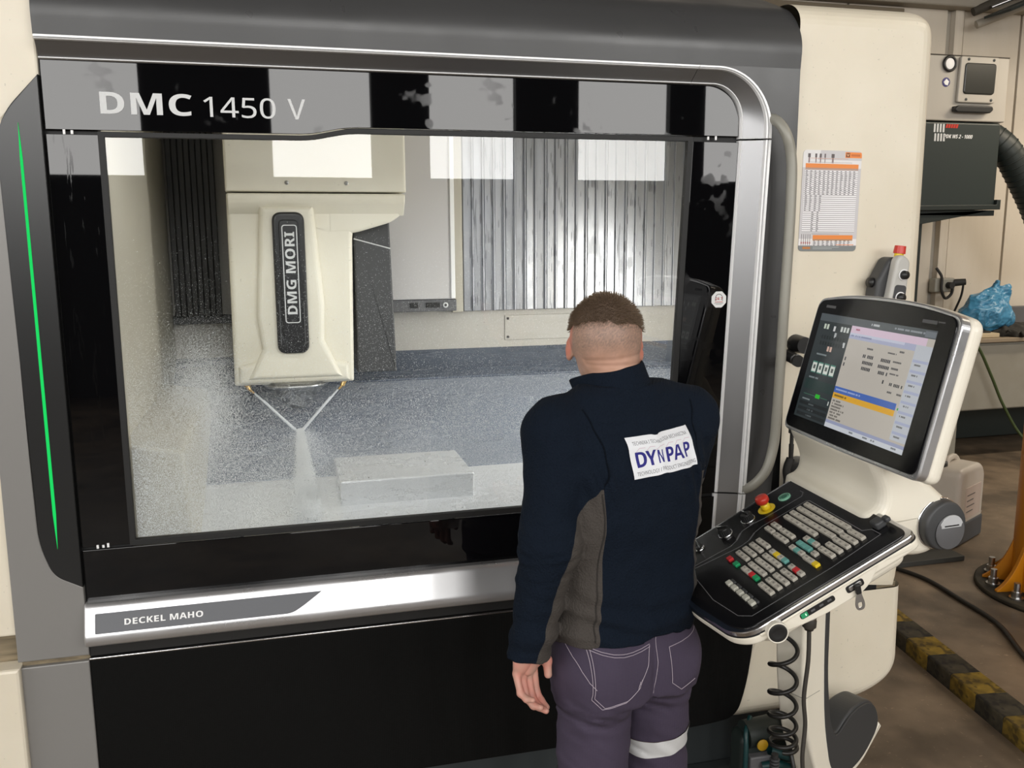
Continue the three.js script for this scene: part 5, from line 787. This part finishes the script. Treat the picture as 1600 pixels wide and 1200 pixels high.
  const toHead = (x, y, z) => { x -= hc[0]; y -= hc[1]; z -= hc[2]; return [inv[0] * x + inv[4] * y + inv[8] * z, inv[1] * x + inv[5] * y + inv[9] * z, inv[2] * x + inv[6] * y + inv[10] * z]; };
  const skull = (x, y, z) => { let d = ell(x, y, z, 0, 0.018, 0.0, 0.0775, 0.092, 0.1); d = smin(d, ell(x, y, z, 0, 0.0, 0.03, 0.079, 0.075, 0.072), 0.04); return d; };
  const headL = (x, y, z) => {
    let d = skull(x, y, z); d = smin(d, ell(x, y, z, 0, -0.055, -0.045, 0.058, 0.06, 0.055), 0.04); d = smin(d, ell(x, y, z, 0, -0.1, -0.066, 0.03, 0.02, 0.03), 0.03);
    d = smin(d, cap(x, y, z, [0, -0.005, -0.1], [0, -0.036, -0.118], 0.009, 0.013), 0.014); for (const s of [-1, 1]) { d = smin(d, ell(x, y, z, s * 0.014, -0.04, -0.108, 0.008, 0.007, 0.009), 0.008); d = smin(d, cap(x, y, z, [s * 0.014, 0.02, -0.098], [s * 0.044, 0.018, -0.086], 0.008, 0.007), 0.012); d = Math.max(d, -ell(x, y, z, s * 0.032, 0.002, -0.104, 0.016, 0.01, 0.014)); d = smin(d, ell(x, y, z, s * 0.032, 0.001, -0.088, 0.013, 0.012, 0.012), 0.004); d = smin(d, ell(x, y, z, s * 0.045, -0.03, -0.075, 0.02, 0.018, 0.02), 0.02); }
    d = smin(d, ell(x, y, z, 0, -0.068, -0.1, 0.022, 0.0045, 0.01), 0.006); d = smin(d, ell(x, y, z, 0, -0.079, -0.098, 0.019, 0.006, 0.01), 0.006);
    for (const s of [-1, 1]) {   // ears: a tilted shell with a rim and a lobe
      const ex = (x - s * 0.083), ey = y + 0.02, ez = z + 0.005, u = ex * s * 0.86 + ez * 0.5, w = -ex * s * 0.5 + ez * 0.86; let e = ell(u, ey, w, 0.003, 0, 0.004, 0.0085, 0.027, 0.018); e = Math.max(e, -ell(u, ey, w, 0.001, 0.004, -0.01, 0.006, 0.017, 0.011)); e = smin(e, ell(u, ey, w, 0.0, -0.022, -0.004, 0.006, 0.009, 0.008), 0.008); d = smin(d, e, 0.006);
    }
    return d;
  };
  const neckF = (x, y, z) => smin(cap(x, y, z, [-0.012, 1.5, -0.015], [-0.022, 1.63, -0.042], 0.062, 0.06), cap(x, y, z, [-0.012, 1.52, 0.0], [-0.022, 1.62, -0.028], 0.045, 0.045), 0.03);
  const headF = (x, y, z) => { const [a, b, c] = toHead(x, y, z); let d = smin(headL(a, b, c), neckF(x, y, z), 0.028); d += 0.0018 * Math.exp(-(((y - 1.63 - 0.1 * (x + 0.02)) / 0.006) ** 2)) * (z > -0.03 ? 1 : 0) + 0.0014 * Math.exp(-(((y - 1.612) / 0.005) ** 2)) * (z > -0.03 ? 1 : 0); return Math.max(d, 1.51 - y); };
  // hands: own frames; local y runs from the wrist to the knuckles, x along the knuckles (little finger to index), z out of the palm
  const handF = (curl, spread) => (u, v, w) => {
    let d = smin(ell(u, v, w, 0.0, 0.045, -0.002, 0.043, 0.055, 0.0165), cap(u, v, w, [-0.002, -0.05, -0.002], [0, 0.02, -0.002], 0.027, 0.028), 0.03);
    d = smin(d, ell(u, v, w, 0.024, 0.032, 0.009, 0.018, 0.032, 0.014), 0.015); d = smin(d, ell(u, v, w, -0.024, 0.03, 0.008, 0.014, 0.034, 0.012), 0.015);
    const F = [[-0.032, 0.086, 0.031, 0.021, 0.019, 0.0082, 1.15], [-0.011, 0.094, 0.04, 0.026, 0.021, 0.0092, 1.08], [0.011, 0.096, 0.043, 0.028, 0.022, 0.0096, 0.95], [0.032, 0.091, 0.039, 0.025, 0.021, 0.0094, 0.72]];
    for (const [fx, fy, l0, l1, l2, r, ck] of F) {
      let a = curl[0] * ck, p = [fx, fy - 0.014, -0.001], sx = fx * spread; const seg = (l, r0, r1) => { const q = [p[0] + sx * l, p[1] + l * Math.cos(a), p[2] + l * Math.sin(a)]; d = smin(d, cap(u, v, w, p, q, r0, r1), 0.006); p = q; };
      seg(l0 + 0.014, r * 1.08, r); a += curl[1] * ck; seg(l1, r, r * 0.94); a += curl[2] * ck; seg(l2, r * 0.94, r * 0.8);
    }
    d = smin(d, smin(cap(u, v, w, [0.03, 0.018, 0.006], [0.052, 0.05, 0.02], 0.014, 0.0115), cap(u, v, w, [0.052, 0.05, 0.02], [0.052, 0.083, 0.03], 0.0112, 0.0095), 0.008), 0.012); return d;
  };
  const handMesh = (fn, o, xAxis, yAxis, mirror) => {
    const X = V(...xAxis), Y = V(...yAxis).normalize(); X.addScaledVector(Y, -X.dot(Y)).normalize(); const Z = V(0, 0, 0).crossVectors(X, Y).multiplyScalar(mirror);
    const g = netMesh(fn, [-0.07, -0.06, -0.04], [0.085, 0.2, 0.13], 0.0031), m = new THREE.Matrix4().makeBasis(X, Y, Z).setPosition(...o); g.applyMatrix4(m); if (m.determinant() < 0) { const i = g.index.array; for (let k = 0; k < i.length; k += 3) { const t = i[k]; i[k] = i[k + 1]; i[k + 1] = t; } } return g;
  };
  const lh = handMesh(handF([0.45, 0.72, 0.5], 0.5), [-0.263, 0.957, 0.005], [0.93, 0, -0.36], [-0.13, -1, -0.06], -1);
  const rh = handMesh(handF([0.5, 0.7, 0.5], 0.2), [0.045, 1.09, -0.285], [0.2, 0.55, -0.3], [-0.62, -0.05, -0.78], 1);
  const under = netMesh((x, y, z) => { let d = smin(torso(x, y, z), shoulders(x, y, z), 0.05) + 0.022; d = Math.min(d, armL(x, y, z, -0.022), armR(x, y, z, -0.022)); d = Math.min(d, Math.max(hip(x, y, z), 0.78 - y) + 0.022, legs(x, y, z, -0.022)); d = smin(d, cap(x, y, z, [-0.012, 1.48, -0.01], [-0.018, 1.56, -0.02], 0.06, 0.058), 0.04); for (const [ax, az] of [[L.aL[0], L.aL[2]], [L.aR[0], L.aR[2]]]) d = smin(d, cap(x, y, z, [ax, 0.07, az], [ax, 0.035, az - 0.1], 0.032, 0.03), 0.02); return Math.max(d, 0.008 - y); }, [-0.36, 0, -0.4], [0.36, 1.58, 0.2], 0.012);
  const hairLine = (a, q, w) => { const line = 0.024 + 0.006 * noise3(a * 30, w * 30, 2) + (w < -0.06 ? (-0.06 - w) * 0.5 : 0); return q - line; };
  const hg = netMesh(headF, [-0.15, 1.5, -0.21], [0.11, 1.81, 0.08], 0.0034);
  const bodyG = merge([under, hg, lh, rh]);
  { // skin: redder at ears and knuckles, grey stubble where the hair is shaved (seen as grain on the photograph)
    const p = bodyG.attributes.position, col = new Float32Array(p.count * 3);
    for (let i = 0; i < p.count; i++) {
      const x = p.getX(i), y = p.getY(i), z = p.getZ(i), n = noise3(x * 220, y * 220, z * 220), m = noise3(x * 40, y * 40, z * 40), b = noise3(x * 14, y * 14, z * 14); let c = [0.5, 0.275, 0.195];
      if (y > 1.5) {
        const [a, q, w] = toHead(x, y, z), ear = sstep(0.079, 0.086, Math.abs(a)) * sstep(-0.06, -0.03, q) * sstep(0.05, 0.02, q); c = [0.52 + 0.03 * m, 0.3 + 0.02 * m, 0.215 + 0.02 * m];
        const st = sstep(-0.066, -0.02, q + 0.006 * b) * sstep(-0.055, -0.03, w + 0.02) * (1 - ear); const k = clamp(st * (0.72 + 0.4 * n), 0, 1); c = [c[0] + (0.235 - c[0]) * k, c[1] + (0.16 - c[1]) * k, c[2] + (0.125 - c[2]) * k]; const hf = clamp(sstep(-0.022, 0.004, hairLine(a, q, w)) * (0.55 + 0.8 * n), 0, 1) * (1 - ear) * sstep(-0.09, -0.05, w); c = [c[0] + (0.085 - c[0]) * hf, c[1] + (0.055 - c[1]) * hf, c[2] + (0.036 - c[2]) * hf]; c = [c[0] + 0.05 * ear, c[1] - 0.1 * ear, c[2] - 0.075 * ear];
      } else if (y < 1.2) { c = [0.56 + 0.06 * m, 0.27 + 0.05 * b, 0.21 + 0.04 * b]; }
      col.set(c, i * 3);
    }
    bodyG.setAttribute('color', new THREE.BufferAttribute(col, 3));
  }
  phys('skin', { color: C(1, 1, 1), vertexColors: true, roughness: 0.5 });
  mesh('body', bodyG, M.skin, man).userData.label = 'fair skin, shaved nape, open relaxed left hand';
  for (const s of [-1, 1]) { const e = V(s * 0.032, 0.001, -0.0925).applyMatrix4(headM).add(V(...hc)); std('eyeWhite' + s, { color: C(0.7, 0.68, 0.66), roughness: 0.2 }); const E = mesh('eye', new THREE.SphereGeometry(0.0095, 18, 12).translate(e.x, e.y, e.z), M['eyeWhite' + s], man); const f = V(s * 0.032, 0.001, -0.1005).applyMatrix4(headM).add(V(...hc)); mesh('iris', new THREE.SphereGeometry(0.0042, 12, 8).translate(f.x, f.y, f.z), M.standGreen, E); }
  // hair: a cropped cap over the crown with short strands
  std('hairBrown', { color: C(0.085, 0.053, 0.033), roughness: 0.75, bumpMap: rep(fleeceTex, 9), bumpScale: 0.003 });
  const hairG = cut(netMesh((x, y, z) => { const [a, q, w] = toHead(x, y, z); return skull(a, q, w) - 0.0006 - 0.0045 * sstep(0.0, 0.035, hairLine(a, q, w)) + 0.0008 * noise3(x * 120, y * 120, z * 120); }, [-0.15, 1.62, -0.21], [0.11, 1.81, 0.08], 0.0036), (x, y, z) => hairLine(...toHead(x, y, z)));
  const hair = mesh('hair', hairG, M.hairBrown, man); hair.userData.label = 'short cropped brown hair';
  {
    const n = 5200, strand = new THREE.CylinderGeometry(0.00025, 0.0006, 1, 4).translate(0, 0.5, 0), im = new THREE.InstancedMesh(strand, M.hairBrown, n), m4 = new THREE.Matrix4(), P = hairG.attributes.position, N = hairG.attributes.normal, whorl = V(0.012, 0.075, 0.062).applyMatrix4(headM).add(V(...hc)), q = new THREE.Quaternion(); std('hairLight', { color: C(0.13, 0.085, 0.05), roughness: 0.6 }); im.material = M.hairLight;
    for (let i = 0; i < n; i++) { const k = Math.floor(rnd() * P.count), p = V(P.getX(k), P.getY(k), P.getZ(k)), nn = V(N.getX(k), N.getY(k), N.getZ(k)), away = p.clone().sub(whorl); const sw = V(0, 0, 0).crossVectors(nn, away).normalize(); away.normalize().addScaledVector(sw, 0.5); const d = nn.clone().multiplyScalar(0.55).add(away).normalize(); q.setFromUnitVectors(V(0, 1, 0), d); m4.compose(p.addScaledVector(nn, -0.001), q, V(1, rr(0.006, 0.012), 1)); im.setMatrixAt(i, m4); }
    im.name = 'hair_strands'; im.userData.kind = 'stuff'; hair.add(im);
  }
}
renderer.render(scene, camera);
